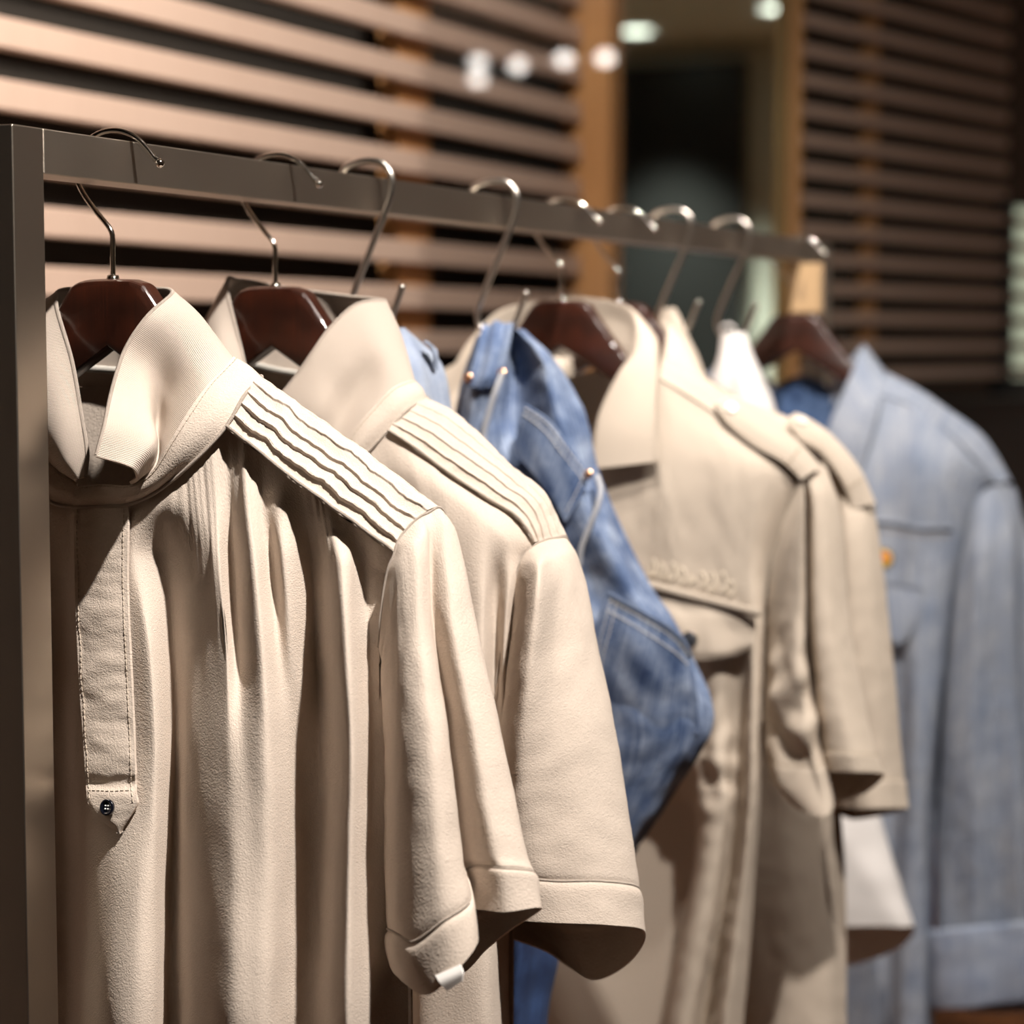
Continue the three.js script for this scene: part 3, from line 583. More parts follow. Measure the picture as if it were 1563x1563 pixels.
{ // pale jeans behind the second polo
  const g = thing('jeans', 'pale blue jeans hanging behind the collar of the second polo', 'jeans');
  const hip = drape(0.476, [[500, 588, 618, .012, .012], [520, 575, 640, .02, .02], [560, 560, 667, .03, .03], [615, 555, 680, .035, .035], [800, 560, 700, .04, .04]], { amp: 0.006, folds: 4, sd: 2 });
  mesh('hip', hip, M.denimPale, g);
  mesh('leg', drape(0.476, [[790, 562, 700, .036, .036], [1000, 600, 750, .04, .04], [1400, 640, 845, .04, .045], [1563, 630, 826, .04, .04], [2100, 600, 780, .04, .04]], { amp: 0.008, folds: 4, sd: 3 }), M.denimDark, g, 'denim leg with its shade put in as darker blue');  // shade on the leg painted in as darker denim than the hip
  mesh('belt_loop', loft(rowsAt(0.476, [[[648, 519, -.012], [660, 526, -.006]], [[656, 523, -.018], [668, 536, -.01]], [[663, 540, -.016], [669, 552, -.01]], [[662, 556, -.014], [668, 566, -.008]]]), { nu: 8, nv: 20, thick: 0.002, out: V(-1, 0, 0) }), M.denimPale, g);
  stitches(hip, [[0.28, 0.32], [0.36, 0.36], [0.44, 0.41]], M.paleThread, g, 0.003, 0.0015, 0.0006);
}
{ // mid blue denim shorts hung by a belt loop
  const X = 0.722, g = thing('denim_shorts', 'faded mid blue denim shorts hung by a belt loop from an S hook', 'shorts');
  const rows = [
    [[728, 512, 0], [745, 507, -.012], [762, 506, -.006], [776, 508, .012], [788, 502, -.006], [799, 502, .008]],
    [[703, 585, 0], [725, 578, -.026], [757, 570, -.022], [788, 552, .010], [826, 545, -.026], [852, 556, .008]],
    [[690, 680, 0], [715, 670, -.03], [748, 655, -.026], [790, 640, -.004], [845, 622, -.036], [892, 632, .008]],
    [[700, 790, 0], [740, 780, -.03], [785, 765, -.024], [830, 750, -.034], [880, 735, -.036], [918, 730, .008]],
    [[760, 930, 0], [800, 920, -.03], [850, 905, -.035], [900, 890, -.030], [950, 873, -.036], [984, 876, .008]],
    [[800, 1050, 0], [850, 1040, -.03], [900, 1020, -.04], [960, 1005, -.045], [1012, 990, -.036], [1056, 1000, .008]],
    [[830, 1160, 0], [880, 1150, -.03], [930, 1135, -.04], [990, 1120, -.045], [1047, 1105, -.03], [1088, 1102, .008]],
    [[850, 1270, 0], [880, 1262, -.03], [915, 1250, -.035], [955, 1240, -.035], [995, 1230, -.025], [1022, 1222, .008]],
    [[860, 1330, 0], [880, 1330, -.02], [905, 1328, -.025], [930, 1325, -.025], [955, 1316, -.015], [970, 1298, .008]],
  ];
  const f = loft(rowsAt(X, rows), { nu: 160, nv: 200, out: V(-1, 0, 0), disp: (a, b, s, t) => 0.003 * nz(a * 20, b * 16, 21) + 0.0012 * nz(a * 60, b * 50, 22) });
  mesh('front_panel', f, M.denimMid, g);
  mesh('back_panel', loft(rowsAt(X, backOf(rows)), { nu: 40, nv: 60, out: V(1, 0, 0) }), M.denimMid, g);
  const hemPts = along(f, [[0.02, 0.995], [0.5, 0.995], [0.98, 0.995]], -0.001, 20);
  mesh('hem', tube(hemPts, 0.004, 60, 8), M.denimDark, g, 'dark turned hem');
  // waistband strip with belt loop over the hook
  const wb = loft(rowsAt(X, [[[736, 499, .004], [758, 494, .004], [781, 498, .004]], [[737, 498, -.012], [758, 493, -.012], [782, 496, -.012]], [[728, 535, -.026], [752, 535, -.028], [775, 535, -.026]], [[718, 572, -.034], [742, 575, -.036], [765, 572, -.032]], [[712, 588, -.034], [735, 592, -.036], [748, 590, -.034]]]), { nu: 20, nv: 60, thick: 0.003, out: V(-1, 0, 0), disp: (a, b, s) => 0.0012 * Math.cos(s * Math.PI * 4) + 0.001 * nz(a * 60, b * 60, 3) });
  mesh('belt_loop', wb, M.denimMid, g);
  // pocket patches
  const pk = (pts, nm) => { const l = loft(rowsAt(X, pts), { nu: 40, nv: 40, thick: 0.003, out: V(-1, 0, 0), disp: (a, b) => 0.0012 * nz(a * 40, b * 40, 7) }); const m = mesh(nm, l, M.denimMid, g); return l; };
  const p1 = pk([[[928, 906, -.044], [980, 935, -.052], [1030, 966, -.052], [1056, 1003, -.034]], [[916, 952, -.046], [970, 985, -.056], [1020, 1018, -.052], [1062, 1045, -.03]], [[905, 1000, -.044], [955, 1040, -.050], [1010, 1070, -.048], [1066, 1085, -.022]], [[898, 1055, -.038], [940, 1095, -.041], [1000, 1120, -.043], [1068, 1120, -.014]]], 'back_pocket');
  for (const t of [0.05, 0.15]) stitches(p1, [[0.03, t], [0.97, t]], M.paleThread, g, 0.0035, 0.0018, 0.0007);
  for (const s of [0.04, 0.10]) stitches(p1, [[s, 0.03], [s, 0.97]], M.paleThread, g, 0.0035, 0.0018, 0.0007);
  mesh('pocket_edge', tube(along(p1, [[0.0, 0.98], [0.0, 0.0], [0.98, 0.0]], 0, 30), 0.0022, 90, 8), M.denimMid, g);
  const p2 = pk([[[800, 618, -.036], [835, 640, -.042], [868, 682, -.044], [900, 726, -.036]], [[790, 650, -.034], [820, 680, -.042], [855, 722, -.046], [885, 760, -.042]], [[785, 690, -.032], [812, 720, -.04], [842, 760, -.044], [863, 797, -.044]]], 'coin_pocket');
  for (const t of [0.06, 0.18]) stitches(p2, [[0.03, t], [0.97, t]], M.paleThread, g, 0.0035, 0.0018, 0.0007);
  stitches(p2, [[0.94, 0.05], [0.94, 0.95]], M.paleThread, g, 0.0035, 0.0018, 0.0007);
  const rivet = lathe([[0, 0.0022], [0.0022, 0.0020], [0.0038, 0.0010], [0.0045, 0.0002], [0.0045, 0]], 20);
  for (const [x, y, d] of [[715, 577, -.037], [766, 570, -.036], [898, 724, -.043]]) { const r = mesh('rivet', rivet, M.copper, g); const p = at(x, y, X + d); r.position.copy(p); r.rotation.z = Math.PI / 2; }
  mesh('drawcord', capTube([[766, 572, -.04], [757, 595, -.046], [745, 635, -.048], [738, 665, -.048], [742, 690, -.046], [750, 720, -.044]].map(p => at(p[0], p[1], X + p[2])), 0.0028, 60, 8), M.cord, g, 'pale drawcord');
  mesh('drawcord', capTube([[912, 728, -.03], [917, 750, -.042], [911, 775, -.048], [898, 808, -.05], [887, 838, -.05], [884, 862, -.048]].map(p => at(p[0], p[1], X + p[2])), 0.0028, 60, 8), M.cord, g, 'pale drawcord');
}
function snap(g, geo, px, py, X, r = 0.006, mat = M.pearl, name = 'snap_button') {
  const m = mesh(name, lathe([[0, r * 0.32], [r * 0.5, r * 0.30], [r * 0.8, r * 0.16], [r * 0.86, r * 0.26], [r, r * 0.18], [r, 0]], 24), mat, g);
  return onSurface(m, geo, ...geo.near(at(px, py, X)), 0.0004);
}
function fieldShirt(c) {
  const { X, zc } = c, R = r => rowsAt(X, r), g = thing('field_shirt', c.label, 'shirt');
  const f = loft(R(c.front), { nu: 200, nv: 200, out: V(-1, 0, 0), disp: c.disp });
  mesh('front_panel', f, M.khaki, g);
  mesh('back_panel', loft(R(backOf(c.front, 0.05, 165)), { nu: 40, nv: 60, out: V(1, 0, 0) }), M.khaki, g);
  const sh = R(c.shoulder), so = { nu: 80, nv: 50, out: V(0, 1, 0), disp: (a, b) => 0.0015 * nz(a * 20, b * 20, c.sd) };
  mesh('shoulder', loft(sh, so), M.khaki, g); mesh('shoulder', loft(mirrorZ(sh, zc), so), M.khaki, g);
  const sl = R(c.sleeve), lo = { nu: 140, nv: 130, closed: true, disp: (a, b, s, t) => (t > 0.9 ? 0.0014 : 0) + sstep(0, 0.1, t) * (0.0024 * nz(a * 16, b * 10, c.sd + 1) + c.rumple * bumpf(s, 0.2, 0.16) * sstep(0.35, 0.6, t) * nz(a * 26, b * 30, c.sd + 3)) + 0.0006 * nz(a * 60, b * 60, 3) };
  const slv = loft(sl, lo); mesh('sleeve', slv, M.khaki, g); mesh('sleeve', loft(mirrorZ(sl, zc), { ...lo, nu: 50, nv: 50 }), M.khaki, g);
  stitches(slv, [[0, 0.9], [0.25, 0.9], [0.5, 0.9], [0.75, 0.9], [0.999, 0.9]], M.khakiThread, g, 0.003, 0.0015, 0.0005);
  seamOn(slv, [[0, 0.005], [0.25, 0.005], [0.5, 0.005], [0.75, 0.005], [0.999, 0.005]], 0.0011, M.khaki, g, 'armhole_seam');
  const co = R(c.collar), cl = { nu: 90, nv: 60, out: V(-1, 0.2, 0.5), thick: 0.0022 };
  const col = loft(co, cl); mesh('collar', col, M.khaki, g); mesh('collar', loft(mirrorZ(co, zc), cl), M.khaki, g);
  seamOn(col, [[0.01, 0.985], [0.5, 0.985], [0.985, 0.985]], 0.0011, M.khaki, g, 'collar_edge');
  const ep = loft(R(c.epaulette), { nu: 60, nv: 30, out: V(-0.4, 1, 0), thick: 0.0025 });
  mesh('epaulette', ep, M.khaki, g, 'buttoned shoulder strap');
  stitches(ep, [[0.06, 0.07], [0.95, 0.07]], M.khakiThread, g, 0.003, 0.0015, 0.0005);
  stitches(ep, [[0.80, 0.05], [0.80, 0.95]], M.khakiThread, g, 0.003, 0.0015, 0.0006);
  snap(g, ep, c.epButton[0], c.epButton[1], X - 0.018, 0.0062);
  return { g, f, slv };
}
{ // beige field shirt with pocket flap
  const X = 0.899;
  const s = fieldShirt({
    X, zc: -0.016, sd: 31, rumple: 0.012,
    label: 'beige field shirt with epaulette and buttoned chest pocket flap beside the denim shorts',
    front: [
      [[640, 730, 0], [735, 650, -.025], [860, 720, -.03], [930, 690, -.03], [985, 610, -.026], [1010, 578, -.02], [1065, 615, -.02], [1120, 655, -.02], [1175, 693, -.018], [1222, 730, -.010]],
      [[640, 830, 0], [735, 780, -.03], [860, 780, -.035], [930, 760, -.04], [990, 735, -.044], [1030, 720, -.044], [1075, 716, -.044], [1120, 718, -.042], [1165, 728, -.036], [1213, 750, -.012]],
      [[640, 900, 0], [735, 880, -.03], [860, 870, -.04], [930, 865, -.045], [1000, 860, -.05], [1045, 860, -.05], [1085, 860, -.05], [1120, 860, -.048], [1150, 860, -.038], [1178, 860, -.008]],
      [[650, 1000, 0], [735, 980, -.03], [860, 975, -.04], [930, 970, -.045], [1000, 965, -.05], [1050, 962, -.05], [1095, 960, -.05], [1130, 960, -.046], [1153, 960, -.044], [1170, 965, 0]],
      [[650, 1120, 0], [735, 1120, -.03], [860, 1110, -.03], [930, 1110, -.04], [1000, 1110, -.042], [1055, 1110, -.030], [1092, 1110, -.050], [1128, 1110, -.026], [1150, 1110, -.056], [1164, 1110, 0]],
      [[650, 1250, 0], [735, 1250, .01], [860, 1250, .045], [950, 1250, .040], [1048, 1250, .040], [1078, 1250, -.045], [1104, 1250, -.050], [1124, 1250, -.022], [1145, 1250, -.056], [1158, 1250, 0]],
      [[640, 1563, 0], [735, 1563, .02], [830, 1563, .055], [915, 1563, .055], [1003, 1563, .050], [1026, 1563, -.045], [1056, 1563, -.046], [1072, 1563, .012], [1104, 1563, -.055], [1134, 1563, 0]],
      [[630, 1850, 0], [735, 1850, .02], [800, 1850, .055], [880, 1850, .055], [960, 1850, .050], [985, 1850, -.045], [1015, 1850, -.046], [1030, 1850, .012], [1062, 1850, -.055], [1092, 1850, 0]],
    ],
    disp: (a, b, s, t) => 0.0025 * nz(a * 16, b * 7, 41) + 0.0007 * nz(a * 50, b * 45, 42) + 0.010 * bumpf(s, 0.72, 0.12) * bumpf(t, 0.42, 0.07) * nz(a * 34, b * 34, 43),
    shoulder: [
      [[1008, 578, -.022], [1065, 613, -.022], [1120, 653, -.022], [1175, 691, -.020], [1222, 728, -.012]],
      [[1012, 545, 0], [1075, 585, 0], [1130, 625, 0], [1190, 666, .002], [1250, 710, .006]],
      [[1012, 580, .035], [1075, 630, .04], [1130, 670, .04], [1190, 710, .04], [1258, 752, .038]],
    ],
    sleeve: [
      [[1172, 930, -.010], [1190, 820, -.016], [1221, 732, -.012], [1226, 726, -.008], [1232, 722, -.002], [1245, 712, .006], [1258, 706, .014], [1262, 740, .035], [1200, 860, .035]],
      [[1172, 960, -.010], [1195, 860, -.030], [1225, 790, -.038], [1232, 770, .002], [1240, 765, -.022], [1260, 755, -.012], [1278, 770, .010], [1275, 800, .035], [1205, 900, .04]],
      [[1170, 1000, 0], [1190, 960, -.035], [1222, 950, -.047], [1235, 940, .008], [1243, 940, -.032], [1270, 935, -.028], [1296, 940, .008], [1285, 960, .04], [1210, 980, .045]],
      [[1168, 1090, 0], [1185, 1080, -.040], [1229, 1080, -.052], [1246, 1070, .008], [1253, 1068, -.034], [1285, 1065, -.034], [1318, 1070, .006], [1300, 1085, .04], [1210, 1090, .045]],
      [[1172, 1150, 0], [1190, 1160, -.040], [1245, 1165, -.050], [1259, 1142, .006], [1264, 1142, -.032], [1302, 1145, -.036], [1336, 1150, .004], [1310, 1165, .04], [1210, 1170, .045]],
      [[1178, 1185, 0], [1205, 1225, -.035], [1262, 1243, -.045], [1266, 1190, 0], [1269, 1177, -.030], [1308, 1178, -.036], [1347, 1184, .004], [1310, 1215, .035], [1230, 1225, .045]],
    ],
    collar: [
      [[870, 545, .035], [915, 545, .022], [948, 562, 0], [945, 590, -.015], [925, 640, -.025], [905, 690, -.035], [890, 730, -.040]],
      [[880, 490, .045], [928, 490, .03], [962, 505, .004], [962, 545, -.02], [938, 585, -.032], [912, 640, -.042], [900, 715, -.048]],
      [[886, 454, .045], [928, 459, .028], [966, 476, .004], [974, 530, -.020], [949, 566, -.036], [917, 640, -.047], [908, 715, -.052]],
      [[896, 466, .052], [942, 478, .034], [992, 500, .006], [996, 550, -.022], [982, 600, -.038], [965, 655, -.050], [955, 710, -.056]],
      [[905, 480, .055], [950, 495, .036], [1000, 514, .004], [1004, 565, -.024], [1004, 615, -.040], [1005, 662, -.050], [1005, 704, -.056]],
    ],
    epaulette: [
      [[1096, 628, -.026], [1108, 645, -.028], [1150, 680, -.028], [1195, 705, -.026], [1224, 732, -.020]],
      [[1092, 614, -.022], [1113, 626, -.022], [1163, 660, -.022], [1205, 688, -.020], [1238, 722, -.014]],
      [[1104, 602, -.010], [1126, 604, -.009], [1178, 640, -.008], [1218, 672, -.007], [1254, 712, -.002]],
    ], epButton: [1116, 624],
  });
  // pocket flap, welt, button, relief script
  const fl = loft(rowsAt(X, [[[985, 895, -.054], [1040, 910, -.056], [1100, 925, -.056], [1153, 938, -.050]], [[990, 930, -.057], [1045, 945, -.062], [1100, 950, -.060], [1152, 960, -.052]], [[1000, 970, -.058], [1050, 990, -.066], [1100, 992, -.062], [1148, 984, -.054]], [[1010, 990, -.058], [1055, 1007, -.064], [1100, 1004, -.060], [1145, 994, -.052]]]), { nu: 60, nv: 40, thick: 0.003, out: V(-1, 0, 0), disp: (a, b, s, t) => 0.003 * nz(a * 40, b * 30, 51) * sstep(0, 0.3, t) });
  mesh('pocket_flap', fl, M.khaki, s.g);
  mesh('pocket_welt', capTube([[978, 888], [1040, 906], [1100, 921], [1156, 935]].map(p => at(p[0], p[1], X - 0.058)), 0.0042, 60, 10), M.khaki, s.g);
  snap(s.g, fl, 1053, 976, X - 0.064, 0.0085, M.chrome, 'flap_button');
  const emb = [];
  for (let k = 0; k < 9; k++) { const x = 990 + k * 15, y = 868 + k * 3.2, w = 5 + 4 * rnd(), h = 10 + 12 * rnd(); const p = [[x, y + 10], [x + w, y - h + 6], [x + w * 1.6, y + 4], [x + w * 0.5, y + 14], [x + 13, y + 8]].map(q => { const st = s.f.near(at(q[0], q[1], X - 0.05)); const a = s.f.at(...st); return a.p.addScaledVector(a.n, 0.0008); }); emb.push(tube(p, 0.0011, 24, 6)); }
  mesh('embroidered_script', mergeGeometries(emb), M.embroidery, s.g, 'tone on tone embroidered script above the pocket');
}
{ // second field shirt behind it
  fieldShirt({
    X: 1.049, zc: -0.015, sd: 61, rumple: 0.004,
    label: 'beige field shirt with stitched epaulette hanging between its twin and the denim jacket',
    front: [
      [[800, 740, 0], [900, 660, -.025], [980, 700, -.03], [1010, 640, -.03], [1050, 575, -.02], [1110, 610, -.02], [1170, 650, -.02], [1240, 692, -.018], [1285, 745, -.01]],
      [[800, 900, 0], [900, 860, -.03], [980, 850, -.04], [1030, 840, -.04], [1080, 830, -.04], [1130, 825, -.04], [1180, 820, -.04], [1230, 820, -.03], [1262, 830, -.005]],
      [[800, 1100, 0], [900, 1100, -.03], [980, 1100, -.03], [1040, 1100, -.02], [1090, 1100, -.03], [1140, 1100, -.02], [1190, 1100, -.03], [1240, 1100, -.02], [1272, 1100, .005]],
      [[800, 1330, 0], [900, 1330, -.03], [980, 1330, -.02], [1050, 1330, -.01], [1110, 1330, -.02], [1160, 1330, -.03], [1210, 1330, -.035], [1260, 1330, -.02], [1290, 1330, .01]],
      [[800, 1563, 0], [900, 1563, -.03], [980, 1563, -.02], [1050, 1563, -.01], [1110, 1563, -.02], [1160, 1563, -.03], [1210, 1563, -.038], [1262, 1563, -.025], [1291, 1563, .01]],
      [[800, 1780, 0], [900, 1780, -.03], [980, 1780, -.02], [1050, 1780, -.01], [1110, 1780, -.02], [1160, 1780, -.03], [1210, 1780, -.038], [1262, 1780, -.025], [1291, 1780, .01]],
    ],
    disp: (a, b) => 0.0025 * nz(a * 12, b * 5, 71) + 0.0006 * nz(a * 50, b * 45, 72),
    shoulder: [
      [[1050, 573, -.022], [1110, 608, -.022], [1170, 648, -.022], [1240, 690, -.02], [1285, 743, -.012]],
      [[1055, 560, 0], [1110, 598, 0], [1180, 628, 0], [1250, 662, .002], [1325, 752, .006]],
      [[1055, 590, .035], [1115, 630, .04], [1185, 665, .04], [1255, 700, .04], [1330, 790, .038]],
    ],
    sleeve: [
      [[1262, 930, -.01], [1270, 820, -.016], [1284, 748, -.012], [1296, 742, -.008], [1312, 748, 0], [1327, 755, .008], [1332, 790, .035], [1285, 860, .035]],
      [[1264, 960, -.01], [1272, 880, -.025], [1288, 830, -.036], [1305, 815, -.032], [1325, 808, -.018], [1341, 815, .008], [1338, 840, .035], [1290, 900, .04]],
      [[1266, 1020, 0], [1276, 980, -.03], [1294, 960, -.045], [1315, 955, -.042], [1340, 950, -.026], [1358, 955, .006], [1345, 970, .04], [1290, 1000, .045]],
      [[1268, 1120, 0], [1280, 1110, -.03], [1300, 1105, -.046], [1325, 1100, -.044], [1352, 1098, -.028], [1372, 1100, .005], [1350, 1115, .04], [1290, 1120, .045]],
      [[1272, 1205, 0], [1284, 1205, -.03], [1306, 1205, -.046], [1332, 1205, -.044], [1360, 1205, -.028], [1382, 1205, .005], [1355, 1215, .04], [1295, 1220, .045]],
      [[1276, 1232, 0], [1288, 1232, -.03], [1310, 1233, -.046], [1335, 1233, -.044], [1362, 1233, -.028], [1384, 1234, .005], [1345, 1245, .04], [1298, 1250, .045]],
    ],
    collar: [
      [[960, 570, .03], [990, 560, .015], [1005, 560, 0], [1000, 590, -.02], [985, 640, -.03], [970, 690, -.04]],
      [[965, 520, .04], [1000, 515, .02], [1014, 520, 0], [1005, 560, -.024], [988, 620, -.038], [972, 680, -.045]],
      [[970, 490, .045], [1005, 494, .022], [1020, 499, .002], [1018, 545, -.028], [1005, 600, -.042], [990, 660, -.048]],
      [[978, 505, .05], [1018, 506, .028], [1046, 522, .004], [1048, 570, -.024], [1042, 620, -.04], [1035, 680, -.05]],
      [[985, 525, .055], [1030, 530, .034], [1072, 566, .006], [1076, 600, -.022], [1070, 645, -.04], [1062, 700, -.05]],
    ],
    epaulette: [
      [[1206, 648, -.028], [1218, 668, -.030], [1252, 690, -.028], [1286, 735, -.026], [1302, 778, -.022]],
      [[1204, 638, -.022], [1222, 646, -.022], [1258, 672, -.022], [1300, 722, -.018], [1320, 772, -.014]],
      [[1214, 630, -.010], [1230, 636, -.009], [1268, 662, -.008], [1312, 714, -.006], [1337, 768, -.002]],
    ], epButton: [1224, 644],
  });
}
{ // beige trousers mostly hidden
  const g = thing('trousers', 'beige trousers on an S hook, almost hidden behind the field shirts', 'trousers');
  mesh('trouser_legs', drape(1.187, [[470, 1010, 1030, .01, .01], [500, 1000, 1045, .02, .02], [600, 985, 1085, .03, .03], [900, 970, 1130, .035, .035], [1500, 960, 1160, .035, .035], [1780, 955, 1165, .035, .035]], { sd: 81, amp: 0.008 }), M.khaki, g);
  mesh('belt_loop', capTube([[1008, 468, 0], [1016, 455, -.004], [1026, 468, 0]].map(p => at(p[0], p[1] + 22, 1.187 + p[2])), 0.003, 30, 8), M.khaki, g);
}
{ // white skirt
  const g = thing('white_skirt', 'white flared skirt hung from an S hook between field shirt and denim jacket', 'skirt');
  const b = drape(1.389, [[508, 1101, 1138, .012, .012], [535, 1098, 1146, .02, .02], [575, 1088, 1166, .03, .03], [640, 1075, 1190, .035, .035], [900, 1062, 1255, .04, .04], [1240, 1046, 1342, .05, .05], [1400, 1036, 1390, .055, .05, 1430], [1414, 1035, 1396, .055, .05, 1480]], { sd: 91, amp: 0.005, folds: 4 });
  mesh('skirt_panel', b, M.white, g);
  mesh('hanging_loop', tube([[1104, 512, 0], [1102, 500, -.006], [1112, 496, -.008], [1120, 500, -.004], [1122, 512, 0]].map(p => at(p[0], p[1], 1.389 + p[2])), 0.002, 30, 8), M.white, g);
}
{ // pale denim jacket
  const X = 1.651, R = r => rowsAt(X, r), zc = -0.008;
  const g = thing('denim_jacket', 'pale washed denim jacket with turned-up cuff and round pin badge', 'jacket');
  const rows = [
    [[1010, 700, 0], [1090, 630, -.02], [1180, 680, -.03], [1270, 680, -.03], [1330, 600, -.025], [1375, 605, -.02], [1425, 640, -.02], [1480, 690, -.018], [1520, 735, -.01]],
    [[1010, 800, 0], [1090, 760, -.03], [1180, 740, -.04], [1270, 730, -.045], [1330, 715, -.05], [1372, 710, -.05], [1410, 715, -.05], [1450, 725, -.045], [1498, 750, -.012]],
    [[1010, 900, 0], [1090, 880, -.03], [1180, 870, -.04], [1270, 865, -.045], [1330, 862, -.05], [1372, 860, -.05], [1405, 858, -.05], [1440, 855, -.04], [1472, 850, -.005]],
    [[1010, 1030, 0], [1090, 1020, -.03], [1180, 1010, -.04], [1270, 1010, -.04], [1330, 1005, -.045], [1372, 1000, -.04], [1400, 1000, -.055], [1425, 1000, -.04], [1448, 1000, 0]],
    [[1010, 1250, 0], [1090, 1250, -.03], [1180, 1250, -.03], [1270, 1250, -.03], [1330, 1250, -.02], [1370, 1250, -.01], [1388, 1250, -.055], [1412, 1250, -.05], [1428, 1250, 0]],
    [[1010, 1450, 0], [1090, 1450, -.03], [1180, 1450, -.03], [1270, 1450, -.03], [1330, 1450, -.02], [1362, 1450, -.008], [1376, 1450, -.055], [1408, 1450, -.05], [1424, 1450, 0]],
    [[1010, 1640, 0], [1090, 1640, -.03], [1180, 1640, -.03], [1270, 1640, -.03], [1330, 1640, -.02], [1362, 1640, -.008], [1376, 1640, -.055], [1408, 1640, -.05], [1424, 1640, 0]],
  ];
  const f = loft(R(rows), { nu: 160, nv: 160, out: V(-1, 0, 0), disp: (a, b, s, t) => 0.008 * nz(a * 16, b * 4, 101) + 0.001 * nz(a * 40, b * 40, 102) });
  mesh('front_panel', f, M.denimJacket, g);
  mesh('back_panel', loft(R(backOf(rows, 0.06, 70)), { nu: 40, nv: 60, out: V(1, 0, 0) }), M.denimInside, g);
  const sh = R([
    [[1345, 603, -.024], [1390, 618, -.024], [1430, 645, -.024], [1482, 692, -.022], [1522, 738, -.014]],
    [[1355, 569, 0], [1400, 592, 0], [1440, 619, 0], [1502, 666, .002], [1545, 735, .006]],
    [[1355, 600, .04], [1400, 630, .045], [1445, 660, .045], [1510, 710, .045], [1552, 780, .04]],
  ]);
  mesh('shoulder', loft(sh, { nu: 60, nv: 40, out: V(0, 1, 0) }), M.denimJacket, g); mesh('shoulder', loft(mirrorZ(sh, zc), { nu: 40, nv: 30, out: V(0, 1, 0) }), M.denimJacket, g);
  const sl = R([
    [[1462, 900, -.01], [1470, 830, -.02], [1490, 760, -.016], [1522, 740, -.01], [1540, 742, .004], [1553, 752, .012], [1552, 800, .04], [1500, 860, .04]],
    [[1452, 960, 0], [1460, 900, -.035], [1482, 860, -.05], [1512, 845, -.05], [1545, 835, -.03], [1570, 845, .012], [1560, 880, .045], [1490, 930, .045]],
    [[1442, 1100, 0], [1450, 1090, -.04], [1478, 1080, -.056], [1512, 1070, -.05], [1550, 1065, -.04], [1590, 1075, .012], [1570, 1090, .05], [1490, 1100, .05]],
    [[1436, 1250, 0], [1446, 1250, -.04], [1480, 1245, -.056], [1518, 1240, -.046], [1560, 1235, -.044], [1606, 1240, .012], [1580, 1255, .05], [1490, 1260, .05]],
    [[1432, 1420, 0], [1442, 1420, -.04], [1480, 1415, -.054], [1520, 1412, -.044], [1566, 1408, -.044], [1616, 1410, .012], [1590, 1425, .05], [1490, 1430, .05]],
    [[1430, 1470, 0], [1442, 1470, -.04], [1480, 1470, -.054], [1520, 1470, -.044], [1566, 1470, -.044], [1616, 1470, .012], [1590, 1475, .05], [1490, 1475, .05]],
  ]);
  const so = { nu: 120, nv: 120, closed: true, disp: (a, b, s, t) => 0.012 * sstep(0, 0.15, t) * nz(a * 24, b * 3, 111) + 0.001 * nz(a * 40, b * 40, 112) };
  mesh('sleeve', loft(sl, so), M.denimJacket, g); mesh('sleeve', loft(mirrorZ(sl, zc), { ...so, nu: 50, nv: 50 }), M.denimJacket, g);
  const cf = R([
    [[1424, 1420, 0], [1434, 1418, -.05], [1478, 1414, -.066], [1520, 1410, -.058], [1572, 1406, -.054], [1626, 1408, .014], [1600, 1425, .06], [1490, 1430, .06]],
    [[1420, 1425, 0], [1430, 1424, -.054], [1478, 1420, -.070], [1520, 1415, -.062], [1572, 1411, -.058], [1630, 1414, .014], [1602, 1430, .064], [1490, 1435, .064]],
    [[1420, 1480, 0], [1431, 1482, -.056], [1480, 1480, -.072], [1522, 1475, -.064], [1574, 1470, -.06], [1632, 1470, .014], [1604, 1485, .064], [1490, 1490, .064]],
    [[1424, 1535, 0], [1434, 1540, -.054], [1482, 1538, -.07], [1524, 1532, -.062], [1574, 1528, -.058], [1630, 1525, .014], [1602, 1540, .062], [1492, 1545, .062]],
    [[1428, 1530, 0], [1440, 1536, -.045], [1482, 1534, -.06], [1524, 1528, -.05], [1570, 1524, -.048], [1618, 1522, .014], [1596, 1535, .054], [1494, 1540, .054]],
  ]);
  mesh('cuff', loft(cf, { nu: 120, nv: 40, closed: true, disp: (a, b) => 0.002 * nz(a * 25, b * 25, 121) }), M.denimPale, g, 'turned-up pale cuff');
  const co = R([
    [[1270, 620, .02], [1295, 580, .01], [1318, 560, 0], [1310, 600, -.02], [1285, 650, -.03], [1260, 700, -.035]],
    [[1268, 590, .03], [1298, 548, .015], [1318, 526, .002], [1304, 560, -.026], [1272, 632, -.04], [1250, 700, -.042]],
    [[1275, 600, .045], [1312, 550, .03], [1336, 548, .006], [1326, 600, -.034], [1300, 660, -.05], [1282, 720, -.052]],
    [[1285, 620, .055], [1330, 580, .035], [1354, 572, .008], [1344, 612, -.034], [1330, 664, -.05], [1313, 720, -.054]],
  ]);
  const cl = { nu: 70, nv: 50, out: V(-1, 0.2, 0.5), thick: 0.003 };
  const col = loft(co, cl); mesh('collar', col, M.denimJacket, g); mesh('collar', loft(mirrorZ(co, zc), cl), M.denimJacket, g);
  mesh('back_neck', loft(R([[[1160, 640, .01], [1178, 598, .03], [1218, 574, .038], [1262, 592, .03], [1290, 640, .01]], [[1160, 700, .0], [1178, 680, .03], [1218, 670, .038], [1262, 680, .03], [1290, 700, .0]]]), { nu: 60, nv: 30, out: V(-1, 0, 0), thick: 0.003 }), M.denimInside, g, 'blue inside of the back neck');
  // yoke seam, pocket flap, badge
  const N = (x, y, d = .05) => f.near(at(x, y, X - d));
